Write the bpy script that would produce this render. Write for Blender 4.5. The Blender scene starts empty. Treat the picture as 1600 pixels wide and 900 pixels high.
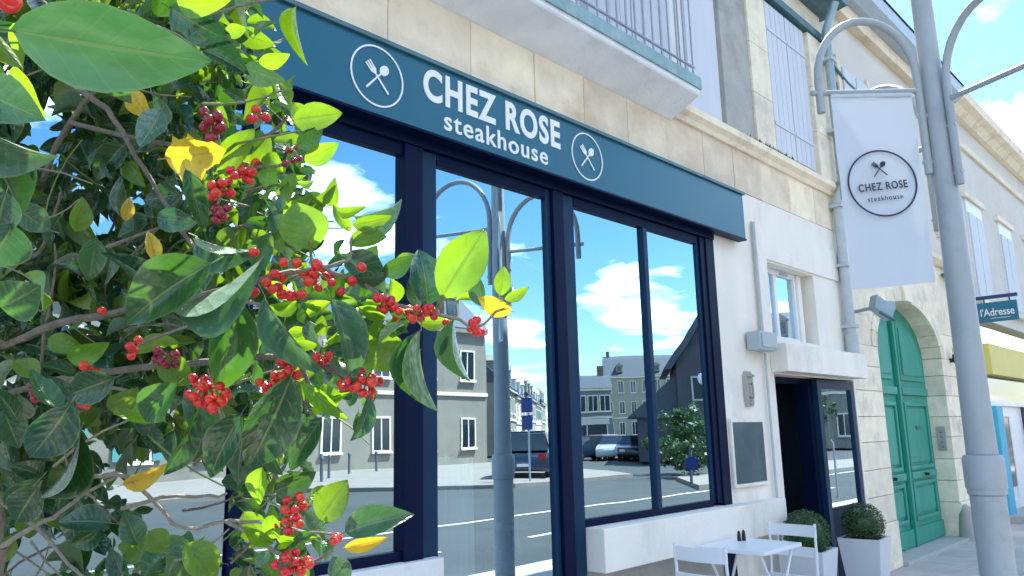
import bpy, bmesh, math, random
from mathutils import Vector, Matrix
random.seed(11)
SC = bpy.context.scene
COL = SC.collection
R = math.radians
# ------------------------------------------------------------------ camera
EYE = Vector((0, 0, 1.62)); FPX = 1200.0
HD, PT, RL = R(43.9), R(10.75), R(-1.36)
FW = Vector((math.cos(HD)*math.cos(PT), math.sin(HD)*math.cos(PT), math.sin(PT)))
_rt = Vector((math.sin(HD), -math.cos(HD), 0)); _up = _rt.cross(FW)
CR = math.cos(RL)*_rt + math.sin(RL)*_up
CU = -math.sin(RL)*_rt + math.cos(RL)*_up
cd = bpy.data.cameras.new('camera'); cam = bpy.data.objects.new('camera', cd); COL.objects.link(cam)
cam.matrix_world = Matrix(((CR.x, CU.x, -FW.x, EYE.x), (CR.y, CU.y, -FW.y, EYE.y), (CR.z, CU.z, -FW.z, EYE.z), (0, 0, 0, 1)))
cd.sensor_width = 36; cd.lens = 36*FPX/1600; cd.clip_start = 0.02; cd.clip_end = 3000
SC.camera = cam
# ------------------------------------------------------------------ sky and sun
SUN_AZ, SUN_EL = R(40), R(60)          # azimuth counted from +X towards +Y (behind the restaurant)
SUNV = Vector((math.cos(SUN_EL)*math.cos(SUN_AZ), math.cos(SUN_EL)*math.sin(SUN_AZ), math.sin(SUN_EL)))
W = bpy.data.worlds.new('World'); SC.world = W; W.use_nodes = True
nt = W.node_tree; nt.nodes.clear(); N = nt.nodes.new; L = nt.links.new
sky = N('ShaderNodeTexSky'); sky.sky_type = 'NISHITA'; sky.sun_disc = False
sky.sun_elevation = SUN_EL; sky.sun_rotation = R(90)-SUN_AZ
sky.air_density = 1.0; sky.dust_density = 0.6; sky.ozone_density = 2.0
hs = N('ShaderNodeHueSaturation'); hs.inputs['Saturation'].default_value = 1.26
hs.inputs['Value'].default_value = .45; hs.inputs['Hue'].default_value = .493
L(sky.outputs[0], hs.inputs['Color'])
tc = N('ShaderNodeTexCoord'); sp = N('ShaderNodeSeparateXYZ'); L(tc.outputs['Generated'], sp.inputs[0])
zz = N('ShaderNodeMath'); zz.operation = 'MAXIMUM'; L(sp.outputs[2], zz.inputs[0]); zz.inputs[1].default_value = 0.0
za = N('ShaderNodeMath'); za.operation = 'ADD'; L(zz.outputs[0], za.inputs[0]); za.inputs[1].default_value = 0.16
dx = N('ShaderNodeMath'); dx.operation = 'DIVIDE'; L(sp.outputs[0], dx.inputs[0]); L(za.outputs[0], dx.inputs[1])
dy = N('ShaderNodeMath'); dy.operation = 'DIVIDE'; L(sp.outputs[1], dy.inputs[0]); L(za.outputs[0], dy.inputs[1])
cb = N('ShaderNodeCombineXYZ'); L(dx.outputs[0], cb.inputs[0]); L(dy.outputs[0], cb.inputs[1]); cb.inputs[2].default_value = 5.3
nz = N('ShaderNodeTexNoise'); nz.inputs['Scale'].default_value = 1.9; nz.inputs['Detail'].default_value = 9
nz.inputs['Roughness'].default_value = 0.56; nz.inputs['Distortion'].default_value = 0.25
L(cb.outputs[0], nz.inputs['Vector'])
cr = N('ShaderNodeValToRGB'); cr.color_ramp.elements[0].position = 0.515; cr.color_ramp.elements[1].position = 0.65
L(nz.outputs['Fac'], cr.inputs[0])
mx = N('ShaderNodeMix'); mx.data_type = 'RGBA'; L(cr.outputs[0], mx.inputs['Factor']); L(hs.outputs[0], mx.inputs['A'])
n2 = N('ShaderNodeTexNoise'); n2.inputs['Scale'].default_value = 4.2; n2.inputs['Detail'].default_value = 6; L(cb.outputs[0], n2.inputs['Vector'])
cr2 = N('ShaderNodeValToRGB'); cr2.color_ramp.elements[0].position = .36; cr2.color_ramp.elements[0].color = (3.4, 3.9, 4.8, 1)
cr2.color_ramp.elements[1].position = .62; cr2.color_ramp.elements[1].color = (7.4, 7.6, 7.9, 1); L(n2.outputs['Fac'], cr2.inputs[0])
L(cr2.outputs[0], mx.inputs['B'])
bg = N('ShaderNodeBackground'); bg.inputs['Strength'].default_value = 0.12; L(mx.outputs['Result'], bg.inputs[0])
wo = N('ShaderNodeOutputWorld'); L(bg.outputs[0], wo.inputs[0])
sd = bpy.data.lights.new('sun', 'SUN'); sd.energy = 2.5; sd.angle = R(0.53); sd.color = (1, 0.95, 0.86)
so = bpy.data.objects.new('sun', sd); COL.objects.link(so); so.rotation_euler = SUNV.to_track_quat('Z', 'Y').to_euler()
so.location = (0, 0, 20)
SC.view_settings.view_transform = 'Standard'; SC.view_settings.look = 'None'
SC.view_settings.exposure = 2.75; SC.view_settings.gamma = 1.0

def P(px, py, d):
    """a point d metres along the view axis, seen at that place of the 1600x900 frame"""
    return EYE + (FW*FPX + CR*(px-800) - CU*(py-450))*(d/FPX)

# ------------------------------------------------------------------ materials
MATS = {}
def mat(name, col, rough=0.6, var=0.0, vscale=6.0, bump=0.0, bscale=40.0, metal=0.0, spec=0.5, stain=None, sscale=1.5, objvar=0.0, coat=0.0, stretch=None):
    if name in MATS: return MATS[name]
    m = bpy.data.materials.new(name); m.use_nodes = True; MATS[name] = m
    t = m.node_tree; b = t.nodes['Principled BSDF']
    b.inputs['Roughness'].default_value = rough; b.inputs['Metallic'].default_value = metal
    b.inputs['Specular IOR Level'].default_value = spec; b.inputs['Coat Weight'].default_value = coat
    c = (*col, 1); b.inputs['Base Color'].default_value = c
    if var or stain or bump or objvar:
        co = t.nodes.new('ShaderNodeTexCoord'); src = co.outputs['Object']
        if stretch:
            mp = t.nodes.new('ShaderNodeMapping'); mp.inputs['Scale'].default_value = stretch
            t.links.new(src, mp.inputs[0]); src = mp.outputs[0]
        last = None
        n1 = t.nodes.new('ShaderNodeTexNoise'); n1.inputs['Scale'].default_value = vscale; n1.inputs['Detail'].default_value = 6
        t.links.new(src, n1.inputs['Vector'])
        mr = t.nodes.new('ShaderNodeMapRange'); mr.inputs['To Min'].default_value = 1-var; mr.inputs['To Max'].default_value = 1+var
        mr.inputs['From Min'].default_value = .25; mr.inputs['From Max'].default_value = .75
        t.links.new(n1.outputs['Fac'], mr.inputs['Value'])
        hv = t.nodes.new('ShaderNodeHueSaturation'); hv.inputs['Color'].default_value = c
        t.links.new(mr.outputs[0], hv.inputs['Value']); last = hv.outputs[0]
        if objvar:
            oi = t.nodes.new('ShaderNodeObjectInfo'); m2 = t.nodes.new('ShaderNodeMapRange')
            m2.inputs['To Min'].default_value = 1-objvar; m2.inputs['To Max'].default_value = 1+objvar
            t.links.new(oi.outputs['Random'], m2.inputs['Value'])
            h2 = t.nodes.new('ShaderNodeHueSaturation'); t.links.new(last, h2.inputs['Color']); t.links.new(m2.outputs[0], h2.inputs['Value'])
            m3 = t.nodes.new('ShaderNodeMapRange'); m3.inputs['To Min'].default_value = 0.5-objvar*.06; m3.inputs['To Max'].default_value = 0.5+objvar*.06
            t.links.new(oi.outputs['Random'], m3.inputs['Value']); t.links.new(m3.outputs[0], h2.inputs['Hue'])
            last = h2.outputs[0]
        if stain:
            n2 = t.nodes.new('ShaderNodeTexNoise'); n2.inputs['Scale'].default_value = sscale; n2.inputs['Detail'].default_value = 8
            n2.inputs['Roughness'].default_value = .68
            t.links.new(src, n2.inputs['Vector'])
            rp = t.nodes.new('ShaderNodeValToRGB'); rp.color_ramp.elements[0].position = .52; rp.color_ramp.elements[1].position = .75
            t.links.new(n2.outputs['Fac'], rp.inputs[0])
            mm = t.nodes.new('ShaderNodeMix'); mm.data_type = 'RGBA'; t.links.new(rp.outputs[0], mm.inputs['Factor'])
            t.links.new(last, mm.inputs['A']); mm.inputs['B'].default_value = (*stain, 1); last = mm.outputs['Result']
        t.links.new(last, b.inputs['Base Color'])
        if bump:
            n3 = t.nodes.new('ShaderNodeTexNoise'); n3.inputs['Scale'].default_value = bscale; n3.inputs['Detail'].default_value = 5
            t.links.new(src, n3.inputs['Vector'])
            bp = t.nodes.new('ShaderNodeBump'); bp.inputs['Strength'].default_value = bump; bp.inputs['Distance'].default_value = .01
            t.links.new(n3.outputs['Fac'], bp.inputs['Height']); t.links.new(bp.outputs[0], b.inputs['Normal'])
    return m

mat('render', (.88, .81, .71), .8, .06, 3, .3, 60, stain=(.60, .57, .52), sscale=1.3, stretch=(1, 1, .45))
mat('render_grey', (.76, .74, .71), .8, .06, 3, .25, 60, stain=(.48, .46, .44), sscale=1.3)
mat('stone', (.82, .69, .51), .85, .13, 5, .5, 35, stain=(.64, .46, .30), sscale=2.2, objvar=.14)
mat('stone_pale', (.86, .75, .57), .85, .10, 6, .5, 30, stain=(.56, .49, .40), sscale=2.6, objvar=.09)
mat('stone_back', (.30, .26, .21), .9, .1, 6)
mat('stone_grey', (.42, .40, .36), .85, .12, 6, .5, 30, stain=(.28, .27, .24), sscale=2)
mat('slab', (.82, .84, .85), .85, .1, 3, .5, 40, stain=(.62, .62, .62), sscale=1.6)
mat('moss', (.14, .16, .07), .95, .4, 25, .8, 60)
mat('frame', (.0025, .008, .034), .4, .1, 5, spec=.08)
mat('frame_light', (.006, .032, .075), .36, .1, 5, spec=.15)
mat('fascia', (.010, .112, .170), .30, .08, 1.4, .03, 6, spec=.4, stain=(.018, .115, .16), sscale=2.5, stretch=(1, 1, .3))
mat('letter', (.84, .84, .83), .5)
mat('shutter', (.60, .61, .65), .55, .05, 8, .2, 50, stretch=(1, 1, .15), objvar=.03)
mat('rail_iron', (.30, .32, .38), .5, .2, 20)
mat('iron', (.10, .11, .14), .5, .2, 20)
mat('zinc', (.30, .40, .44), .42, .15, 8, metal=.3)
mat('zinc_dark', (.06, .15, .17), .45, .2, 8, metal=.2)
mat('zinc_pale', (.42, .50, .58), .45, .1, 8, metal=.2)
mat('pipe', (.46, .50, .52), .5, .1, 10)
mat('slate', (.06, .07, .09), .6, .25, 12, .5, 30)
mat('tile', (.20, .12, .09), .8, .25, 12, .5, 30)
mat('green_door', (.026, .30, .21), .46, .14, 5, .2, 60, stretch=(1, 1, .25), stain=(.03, .20, .16), sscale=4)
mat('lamp_paint', (.37, .395, .41), .42, .06, 4, .08, 30, spec=.45, stain=(.30, .33, .34), sscale=5)
mat('white_paint', (.80, .80, .81), .35, .03, 6)
mat('white_metal', (.80, .81, .83), .32)
mat('planter', (.66, .67, .70), .5, .04, 4)
mat('slate_board', (.045, .085, .095), .55, .25, 4, stain=(.10, .14, .15), sscale=3)
mat('box_grey', (.40, .47, .48), .5, .05, 5)
mat('dark', (.012, .012, .016), .6)
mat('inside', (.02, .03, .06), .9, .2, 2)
mat('inside_floor', (.09, .07, .055), .6, .2, 3)
mat('asphalt', (.052, .058, .058), .9, .15, 1.2, .4, 90, stain=(.034, .038, .040), sscale=.35)
mat('paving_far', (.24, .21, .185), .9, .14, 2.0, .4, 60, stain=(.17, .15, .135), sscale=.5)
mat('ground', (.10, .10, .095), .95, .15, .2)
mat('paving', (.47, .44, .42), .9, .14, 2.0, .4, 60, stain=(.34, .30, .27), sscale=.9)
mat('kerb', (.45, .43, .40), .85, .1, 4, .3, 40)
mat('road_paint', (.62, .62, .60), .7, .12, 9)
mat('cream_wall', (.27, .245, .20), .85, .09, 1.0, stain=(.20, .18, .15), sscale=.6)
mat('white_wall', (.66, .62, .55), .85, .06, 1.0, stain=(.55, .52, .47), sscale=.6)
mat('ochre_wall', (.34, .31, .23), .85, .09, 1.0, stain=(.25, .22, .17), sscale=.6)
mat('dark_wall', (.075, .075, .085), .8, .2, 1.5)
mat('grey_wall', (.20, .22, .23), .8, .1, 1.5)
mat('win_dark', (.02, .03, .04), .08, spec=.8)
mat('awning', (.45, .06, .05), .7)
mat('teal_shutter', (.10, .30, .30), .6)
mat('yellow', (.72, .60, .16), .5, .04, 3)
mat('cyan', (.05, .42, .60), .5, .04, 3)
mat('teal_sign', (.012, .16, .24), .35)
mat('navy', (.02, .05, .16), .4)
mat('blue_sign', (.008, .035, .20), .4)
mat('rubber', (.015, .015, .016), .8)
mat('rim', (.5, .5, .52), .3, metal=.8)
mat('tail', (.45, .01, .01), .25)
mat('head', (.8, .8, .82), .1)
for nm, c in (('car_navy', (.012, .03, .06)), ('car_silver', (.45, .47, .49)), ('car_white', (.75, .75, .75)), ('car_black', (.012, .012, .014)), ('car_red', (.30, .02, .02)), ('car_blue', (.03, .08, .22))):
    mat(nm, c, .3, coat=.8)
mat('bark', (.16, .13, .10), .9, .3, 60, .6, 150)
mat('twig', (.22, .19, .15), .8, .3, 80, .5, 200)
mat('twig_green', (.16, .20, .05), .6, .2, 60)
mat('soil', (.05, .035, .025), .95, .3, 30)
mat('ink', (.025, .028, .055), .6)
mat('tub', (.65, .65, .65), .5)
mat('teal_metal', (.03, .20, .22), .35)

def glass_mat(name, refl, tint, trans):
    m = bpy.data.materials.new(name); m.use_nodes = True; MATS[name] = m
    t = m.node_tree; t.nodes.clear()
    g = t.nodes.new('ShaderNodeBsdfGlossy'); g.inputs['Roughness'].default_value = 0.0; g.inputs['Color'].default_value = (*tint, 1)
    tr = t.nodes.new('ShaderNodeBsdfTransparent'); tr.inputs['Color'].default_value = (*trans, 1)
    fr = t.nodes.new('ShaderNodeLayerWeight'); fr.inputs['Blend'].default_value = .5
    pw = t.nodes.new('ShaderNodeMath'); pw.operation = 'POWER'; t.links.new(fr.outputs['Facing'], pw.inputs[0]); pw.inputs[1].default_value = 4
    mr = t.nodes.new('ShaderNodeMapRange'); mr.inputs['To Min'].default_value = refl; mr.inputs['To Max'].default_value = 1.0
    t.links.new(pw.outputs[0], mr.inputs['Value'])
    tcg = t.nodes.new('ShaderNodeTexCoord'); ng = t.nodes.new('ShaderNodeTexNoise'); ng.inputs['Scale'].default_value = 1.6; ng.inputs['Detail'].default_value = 1; t.links.new(tcg.outputs['Object'], ng.inputs['Vector'])
    bg_ = t.nodes.new('ShaderNodeBump'); bg_.inputs['Strength'].default_value = .2; bg_.inputs['Distance'].default_value = .0035; t.links.new(ng.outputs['Fac'], bg_.inputs['Height']); t.links.new(bg_.outputs[0], g.inputs['Normal'])
    mx = t.nodes.new('ShaderNodeMixShader'); t.links.new(mr.outputs[0], mx.inputs[0])
    t.links.new(tr.outputs[0], mx.inputs[1]); t.links.new(g.outputs[0], mx.inputs[2])
    o = t.nodes.new('ShaderNodeOutputMaterial'); t.links.new(mx.outputs[0], o.inputs[0])
    return m
glass_mat('glass', .70, (.64, .86, 1.0), (.88, .94, .96))
glass_mat('glass_soft', .10, (.80, .92, .97), (.50, .62, .66))

def cloth_mat(name, col, tr):
    m = bpy.data.materials.new(name); m.use_nodes = True; MATS[name] = m
    t = m.node_tree; b = t.nodes['Principled BSDF']; b.inputs['Base Color'].default_value = (*col, 1); b.inputs['Roughness'].default_value = .7
    x = t.nodes.new('ShaderNodeBsdfTranslucent'); x.inputs['Color'].default_value = (*col, 1)
    mx = t.nodes.new('ShaderNodeMixShader'); mx.inputs[0].default_value = tr
    o = t.nodes['Material Output']; t.links.new(b.outputs[0], mx.inputs[1]); t.links.new(x.outputs[0], mx.inputs[2]); t.links.new(mx.outputs[0], o.inputs[0])
cloth_mat('banner_cloth', (.60, .63, .68), .04)
cloth_mat('voile', (.90, .92, .92), .15)

def leaf_mat(name, top, under, trans, tf, rough, vein=.45, vary=.28):
    m = bpy.data.materials.new(name); m.use_nodes = True; MATS[name] = m
    t = m.node_tree; n = t.nodes.new; k = t.links.new; b = t.nodes['Principled BSDF']
    uv = n('ShaderNodeUVMap'); s = n('ShaderNodeSeparateXYZ'); k(uv.outputs[0], s.inputs[0])
    # v = 0 at the midrib, 1 at the margin; side veins run obliquely from the midrib
    def mth(op, a, b2=None):
        q = n('ShaderNodeMath'); q.operation = op
        for i, v in enumerate((a, b2)):
            if v is None: continue
            if isinstance(v, (int, float)): q.inputs[i].default_value = v
            else: k(v, q.inputs[i])
        return q.outputs[0]
    av = mth('ABSOLUTE', s.outputs[1])
    def smooth(v, lo, hi):
        q = n('ShaderNodeMapRange'); q.interpolation_type = 'SMOOTHSTEP'; q.inputs['From Min'].default_value = lo; q.inputs['From Max'].default_value = hi; k(v, q.inputs['Value']); return q.outputs[0]
    mid = smooth(av, .085, .03)
    ob_ = mth('SUBTRACT', mth('MULTIPLY', s.outputs[0], 6.5), mth('MULTIPLY', av, 1.5))
    fr = mth('ABSOLUTE', mth('SUBTRACT', mth('FRACT', ob_), .5))
    side = mth('MULTIPLY', smooth(fr, .42, .49), .26)
    rim = mth('MULTIPLY', smooth(av, .90, .97), .55)
    ve = mth('MINIMUM', mth('ADD', mth('ADD', mid, side), rim), 1.0)
    oi = n('ShaderNodeObjectInfo')
    tcn = n('ShaderNodeTexCoord'); nz = n('ShaderNodeTexNoise'); nz.inputs['Scale'].default_value = 3.2; nz.inputs['Detail'].default_value = 5
    k(tcn.outputs['Object'], nz.inputs['Vector'])
    rv = n('ShaderNodeMapRange'); rv.inputs['To Min'].default_value = 1-vary; rv.inputs['To Max'].default_value = 1+vary; k(oi.outputs['Random'], rv.inputs['Value'])
    nv = n('ShaderNodeMapRange'); nv.inputs['From Min'].default_value = .3; nv.inputs['From Max'].default_value = .7
    nv.inputs['To Min'].default_value = .86; nv.inputs['To Max'].default_value = 1.14; k(nz.outputs['Fac'], nv.inputs['Value'])
    vv = mth('MULTIPLY', rv.outputs[0], nv.outputs[0])
    geo = n('ShaderNodeNewGeometry'); mc = n('ShaderNodeMix'); mc.data_type = 'RGBA'
    k(geo.outputs['Backfacing'], mc.inputs['Factor']); mc.inputs['A'].default_value = (*top, 1); mc.inputs['B'].default_value = (*under, 1)
    hv = n('ShaderNodeHueSaturation'); k(mc.outputs['Result'], hv.inputs['Color']); k(vv, hv.inputs['Value'])
    hr = n('ShaderNodeMapRange'); hr.inputs['To Min'].default_value = .48; hr.inputs['To Max'].default_value = .515; k(oi.outputs['Random'], hr.inputs['Value']); k(hr.outputs[0], hv.inputs['Hue'])
    vm = n('ShaderNodeMix'); vm.data_type = 'RGBA'; k(mth('MULTIPLY', ve, vein), vm.inputs['Factor']); k(hv.outputs[0], vm.inputs['A']); vm.inputs['B'].default_value = (.30, .40, .14, 1)
    k(vm.outputs['Result'], b.inputs['Base Color']); b.inputs['Coat Weight'].default_value = .35; b.inputs['Coat Roughness'].default_value = .18; b.inputs['Roughness'].default_value = rough; b.inputs['Specular IOR Level'].default_value = .5
    bp = n('ShaderNodeBump'); bp.inputs['Strength'].default_value = .55; bp.inputs['Distance'].default_value = .0016
    n2 = n('ShaderNodeTexNoise'); n2.inputs['Scale'].default_value = 9; k(tcn.outputs['Object'], n2.inputs['Vector'])
    k(mth('ADD', mth('MULTIPLY', mth('SUBTRACT', 1.0, mth('MULTIPLY', fr, fr)), 1.6), mth('SUBTRACT', mth('MULTIPLY', n2.outputs['Fac'], 1.1), mid)), bp.inputs['Height']); k(bp.outputs[0], b.inputs['Normal'])
    x = n('ShaderNodeBsdfTranslucent'); h3 = n('ShaderNodeHueSaturation'); h3.inputs['Color'].default_value = (*trans, 1); k(mth('MULTIPLY', vv, mth('SUBTRACT', 1.0, mth('MULTIPLY', ve, .35))), h3.inputs['Value']); k(h3.outputs[0], x.inputs['Color'])
    mx = n('ShaderNodeMixShader'); mx.inputs[0].default_value = tf
    o = t.nodes['Material Output']; k(b.outputs[0], mx.inputs[1]); k(x.outputs[0], mx.inputs[2]); k(mx.outputs[0], o.inputs[0])
leaf_mat('leaf_dark', (.014, .062, .022), (.05, .10, .04), (.05, .18, .015), .18, .24)
leaf_mat('leaf_mid', (.022, .090, .032), (.07, .14, .05), (.09, .28, .015), .24, .28)
leaf_mat('leaf_bright', (.10, .22, .016), (.15, .27, .035), (.24, .45, .012), .42, .36, .25)
leaf_mat('leaf_yellow', (.62, .44, .03), (.60, .44, .05), (.80, .52, .02), .35, .5, .2)
leaf_mat('leaf_pale', (.055, .135, .085), (.20, .30, .20), (.10, .26, .06), .18, .20, .5)  # top green made paler: sky sheen of glossy leaves put into the colour
leaf_mat('leaf_teal', (.018, .082, .042), (.05, .11, .055), (.05, .17, .025), .20, .36, .5)
leaf_mat('leaf_blue', (.018, .078, .050), (.06, .13, .08), (.04, .17, .035), .16, .22)
mb = mat('berry', (.62, .016, .012), .2, .2, 60, spec=.6, objvar=.10)
mat('berry_dark', (.24, .005, .026), .22, .2, 60, spec=.6, objvar=.10)
mat('calyx', (.03, .02, .015), .8)
leaf_mat('box_leaf', (.035, .12, .025), (.05, .11, .04), (.06, .18, .02), .2, .4, 0)
leaf_mat('tree_leaf', (.028, .08, .018), (.05, .10, .03), (.06, .18, .015), .25, .5, 0)

# ------------------------------------------------------------------ mesh helpers
class MB:
    def __init__(s): s.v = []; s.f = []; s.uv = []
    def quad(s, *p):
        i = len(s.v); s.v += [tuple(q) for q in p]; s.f.append(tuple(range(i, i+len(p)))); return s
    def box(s, x0, x1, y0, y1, z0, z1):
        i = len(s.v)
        s.v += [(x0,y0,z0),(x1,y0,z0),(x1,y1,z0),(x0,y1,z0),(x0,y0,z1),(x1,y0,z1),(x1,y1,z1),(x0,y1,z1)]
        s.f += [tuple(i+k for k in f) for f in ((0,3,2,1),(4,5,6,7),(0,1,5,4),(1,2,6,5),(2,3,7,6),(3,0,4,7))]; return s
    def tube(s, pts, r, n=10, cap=True):
        pts = [Vector(p) for p in pts]; m = len(pts)
        rs = r if isinstance(r, (list, tuple)) else [r]*m
        prev = None; rings = []
        for j, p in enumerate(pts):
            t = (pts[min(j+1, m-1)]-pts[max(j-1, 0)]).normalized()
            a = prev if prev is not None else (Vector((0,0,1)) if abs(t.z) < .9 else Vector((1,0,0)))
            a = (a - t*a.dot(t)).normalized(); prev = a; c = t.cross(a)
            i = len(s.v); rings.append(i)
            for k in range(n):
                q = p + (a*math.cos(2*math.pi*k/n)+c*math.sin(2*math.pi*k/n))*rs[j]; s.v.append(tuple(q))
        for j in range(m-1):
            for k in range(n):
                s.f.append((rings[j]+k, rings[j]+(k+1) % n, rings[j+1]+(k+1) % n, rings[j+1]+k))
        if cap:
            s.f.append(tuple(rings[0]+k for k in reversed(range(n)))); s.f.append(tuple(rings[-1]+k for k in range(n)))
        return s
    def lathe(s, prof, n=24, c=(0,0,0)):
        rings = []
        for r, z in prof:
            rings.append(len(s.v))
            for k in range(n): s.v.append((c[0]+r*math.cos(2*math.pi*k/n), c[1]+r*math.sin(2*math.pi*k/n), c[2]+z))
        for j in range(len(prof)-1):
            for k in range(n): s.f.append((rings[j]+k, rings[j]+(k+1) % n, rings[j+1]+(k+1) % n, rings[j+1]+k))
        s.f.append(tuple(rings[0]+k for k in reversed(range(n)))); s.f.append(tuple(rings[-1]+k for k in range(n)))
        return s
    def prism(s, poly, a0, a1, axis='y'):
        """poly of (u,w) pairs extruded along an axis: y -> (u, a, w); x -> (a, u, w); z -> (u, w, a)"""
        def mk(u, w, a): return {'y': (u, a, w), 'x': (a, u, w), 'z': (u, w, a)}[axis]
        i = len(s.v); n = len(poly)
        s.v += [mk(u, w, a0) for u, w in poly]+[mk(u, w, a1) for u, w in poly]
        s.f.append(tuple(i+k for k in range(n))); s.f.append(tuple(i+n+k for k in reversed(range(n))))
        for k in range(n): s.f.append((i+k, i+n+k, i+n+(k+1) % n, i+(k+1) % n))
        return s
    def mesh(s, name, mats, smooth=False, bevel=0):
        me = bpy.data.meshes.new(name); me.from_pydata(s.v, [], s.f)
        bm = bmesh.new(); bm.from_mesh(me)
        if not s.uv: bmesh.ops.recalc_face_normals(bm, faces=bm.faces)
        if bevel: bmesh.ops.bevel(bm, geom=[e for e in bm.edges if e.calc_face_angle(0) > .5], offset=bevel, segments=2, affect='EDGES', profile=.6)
        bm.to_mesh(me); bm.free()
        if smooth:
            me.polygons.foreach_set('use_smooth', [True]*len(me.polygons))
            try: me.set_sharp_from_angle(angle=R(40))
            except Exception: pass
        for m in (mats if isinstance(mats, (list, tuple)) else [mats]): me.materials.append(MATS[m])
        return me
    def build(s, name, m, parent=None, smooth=False, bevel=0):
        return ob(name, s.mesh(name, m, smooth, bevel), parent)
def ob(name, data, parent=None, mw=None):
    o = bpy.data.objects.new(name, data); COL.objects.link(o)
    if mw is not None: o.matrix_world = mw
    if parent is not None:
        o.parent = parent; o.matrix_parent_inverse = parent_world(parent).inverted()
    return o
def parent_world(p):
    m = p.matrix_basis.copy()
    return m if p.parent is None else parent_world(p.parent) @ p.matrix_parent_inverse @ m
def tag(o, label, cat, group=None):
    o['label'] = label; o['category'] = cat
    if group: o['group'] = group
    return o
def thing(name, label, cat, loc=(0,0,0), rz=0, group=None):
    o = bpy.data.objects.new(name, None); COL.objects.link(o); o.location = loc; o.rotation_euler = (0, 0, rz); o.empty_display_size = .2
    o.matrix_basis = Matrix.Translation(Vector(loc)) @ Matrix.Rotation(rz, 4, 'Z')
    return tag(o, label, cat, group)
def lpart(mbx, name, m, parent, smooth=False, bevel=0):
    """a part whose vertices are in the parent's own coordinates"""
    o = bpy.data.objects.new(name, mbx.mesh(name, m, smooth, bevel)); COL.objects.link(o); o.parent = parent; return o
def struct(mbx, name, m, **k):
    o = mbx.build(name, m, **k); o['kind'] = 'structure'; return o
def copy_tree(o, parent=None):
    c = o.copy(); COL.objects.link(c); c.parent = parent
    if parent is not None: c.matrix_parent_inverse = o.matrix_parent_inverse.copy()
    for ch in list(o.children): copy_tree(ch, c)
    return c
def slab(x0, x1, y0, y1, z0, z1): return MB().box(x0, x1, y0, y1, z0, z1)

# ------------------------------------------------------------------ ground
rn0 = random.Random(5)
mat('paving_slab', (.50, .46, .43), .85, .12, 3, .4, 50, stain=(.38, .35, .33), sscale=2, objvar=.12)
struct(MB().quad((-900,-900,-.16),(1100,-900,-.16),(1100,900,-.16),(-900,900,-.16)), 'ground', 'ground')
struct(MB().quad((-120,-60,-.13),(260,-60,-.13),(260,-.32,-.13),(-120,-.32,-.13)), 'road', 'asphalt')
struct(slab(-60, 80, -.16, 3.4, -.15, 0), 'pavement', 'paving')
pv = [o for o in COL.objects if o.name == 'pavement'][0]
for i in range(18):
    for j in range(6):
        x0, y0 = 7.6+i*.6+(.3 if j % 2 else 0), -.10+j*.56
        slab(x0, x0+.594, y0, y0+.554, .001, .006+rn0.uniform(0, .003)).build('paving_slab', 'paving_slab', pv)
kerb = struct(slab(-60, 60, -.32, -.165, -.16, -.004), 'kerb', 'kerb')
for y, w in ((-5.35, .14),):
    struct(MB().quad((-60,y,-.126),(120,y,-.126),(120,y+w,-.126),(-60,y+w,-.126)), 'road_marking', 'road_paint')
for i in range(-4, 12):
    struct(MB().quad((i*5.,-2.75,-.126),(i*5.+3,-2.75,-.126),(i*5.+3,-2.62,-.126),(i*5.,-2.62,-.126)), 'road_marking', 'road_paint')
def polyslab(poly, name, m, z0=-.15, z1=0.0):
    return struct(MB().prism(poly, z0, z1, 'z'), name, m)
polyslab([(-60,-16.4),(13.5,-16.4),(18.6,-11.3),(25,-11.2),(27,-14),(34,-30),(34,-60),(-60,-60)], 'pavement', 'paving_far')
polyslab([(20.6,-5.7),(48,-5.7),(48,-8.2),(32,-9.4),(24,-8.6)], 'pavement', 'paving_far')

# ------------------------------------------------------------------ restaurant building (front wall plane y = 3.3)
FY = 3.3
rb = thing('restaurant_building', 'restaurant building with white rendered wall, stone course, balcony and closed pale shutters', 'building', (0, FY, 0))
def rp(mbx, name, m, parent=rb, **k): return mbx.build(name, m, parent, **k)
B1 = 9.0
w = MB()
w.box(5.99, 6.99, FY, 3.62, 0, 3.84).box(6.99, B1, FY, 3.62, 2.12, 2.47).box(8.12, B1, FY, 3.62, 2.47, 3.22)
w.box(6.99, B1, FY, 3.62, 3.22, 3.84).box(8.955, B1, FY, 3.62, 0, 2.12)
rp(w, 'wall', 'render')
rp(slab(6.76, B1-.002, FY-.018, FY-.001, 3.24, 3.58), 'wall_panel', 'render')
rp(slab(6.76, 7.0, FY-.018, FY-.001, 2.50, 3.24), 'wall_panel', 'render')
rp(slab(-4, 2.815, FY+.02, 3.62, 0, .96), 'plinth_wall', 'stone_grey')
rp(slab(4.08, 6.0, FY+.03, 3.62, 0, .74), 'plinth_wall', 'stone_grey')
# window sill block below the right-hand shop window
rp(slab(4.09, 6.72, FY-.135, FY+.10, .73, 1.005), 'window_sill', 'render', bevel=.008)
rp(slab(1.72, 2.80, FY-.06, FY+.10, .88, .985), 'window_sill', 'render_grey', bevel=.006)
# limestone course above the fascia
xs = [-4, -3.1, -2.2, -1.3, -.5, .3, 1.05, 1.8, 2.45, 3.10, 3.70, 4.24, 4.79, 5.34, 5.95, 6.5, 7.06, 7.7, 8.35, B1]
rp(slab(-4, B1, FY+.02, 3.62, 3.842, 4.27), 'wall_core', 'stone_back')
for a, b in zip(xs, xs[1:]):
    rp(slab(a+.003, b-.003, FY-.004+random.uniform(-.003, .003), FY+.05, 3.845, 4.262), 'stone_block', 'stone', bevel=.004)
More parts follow.
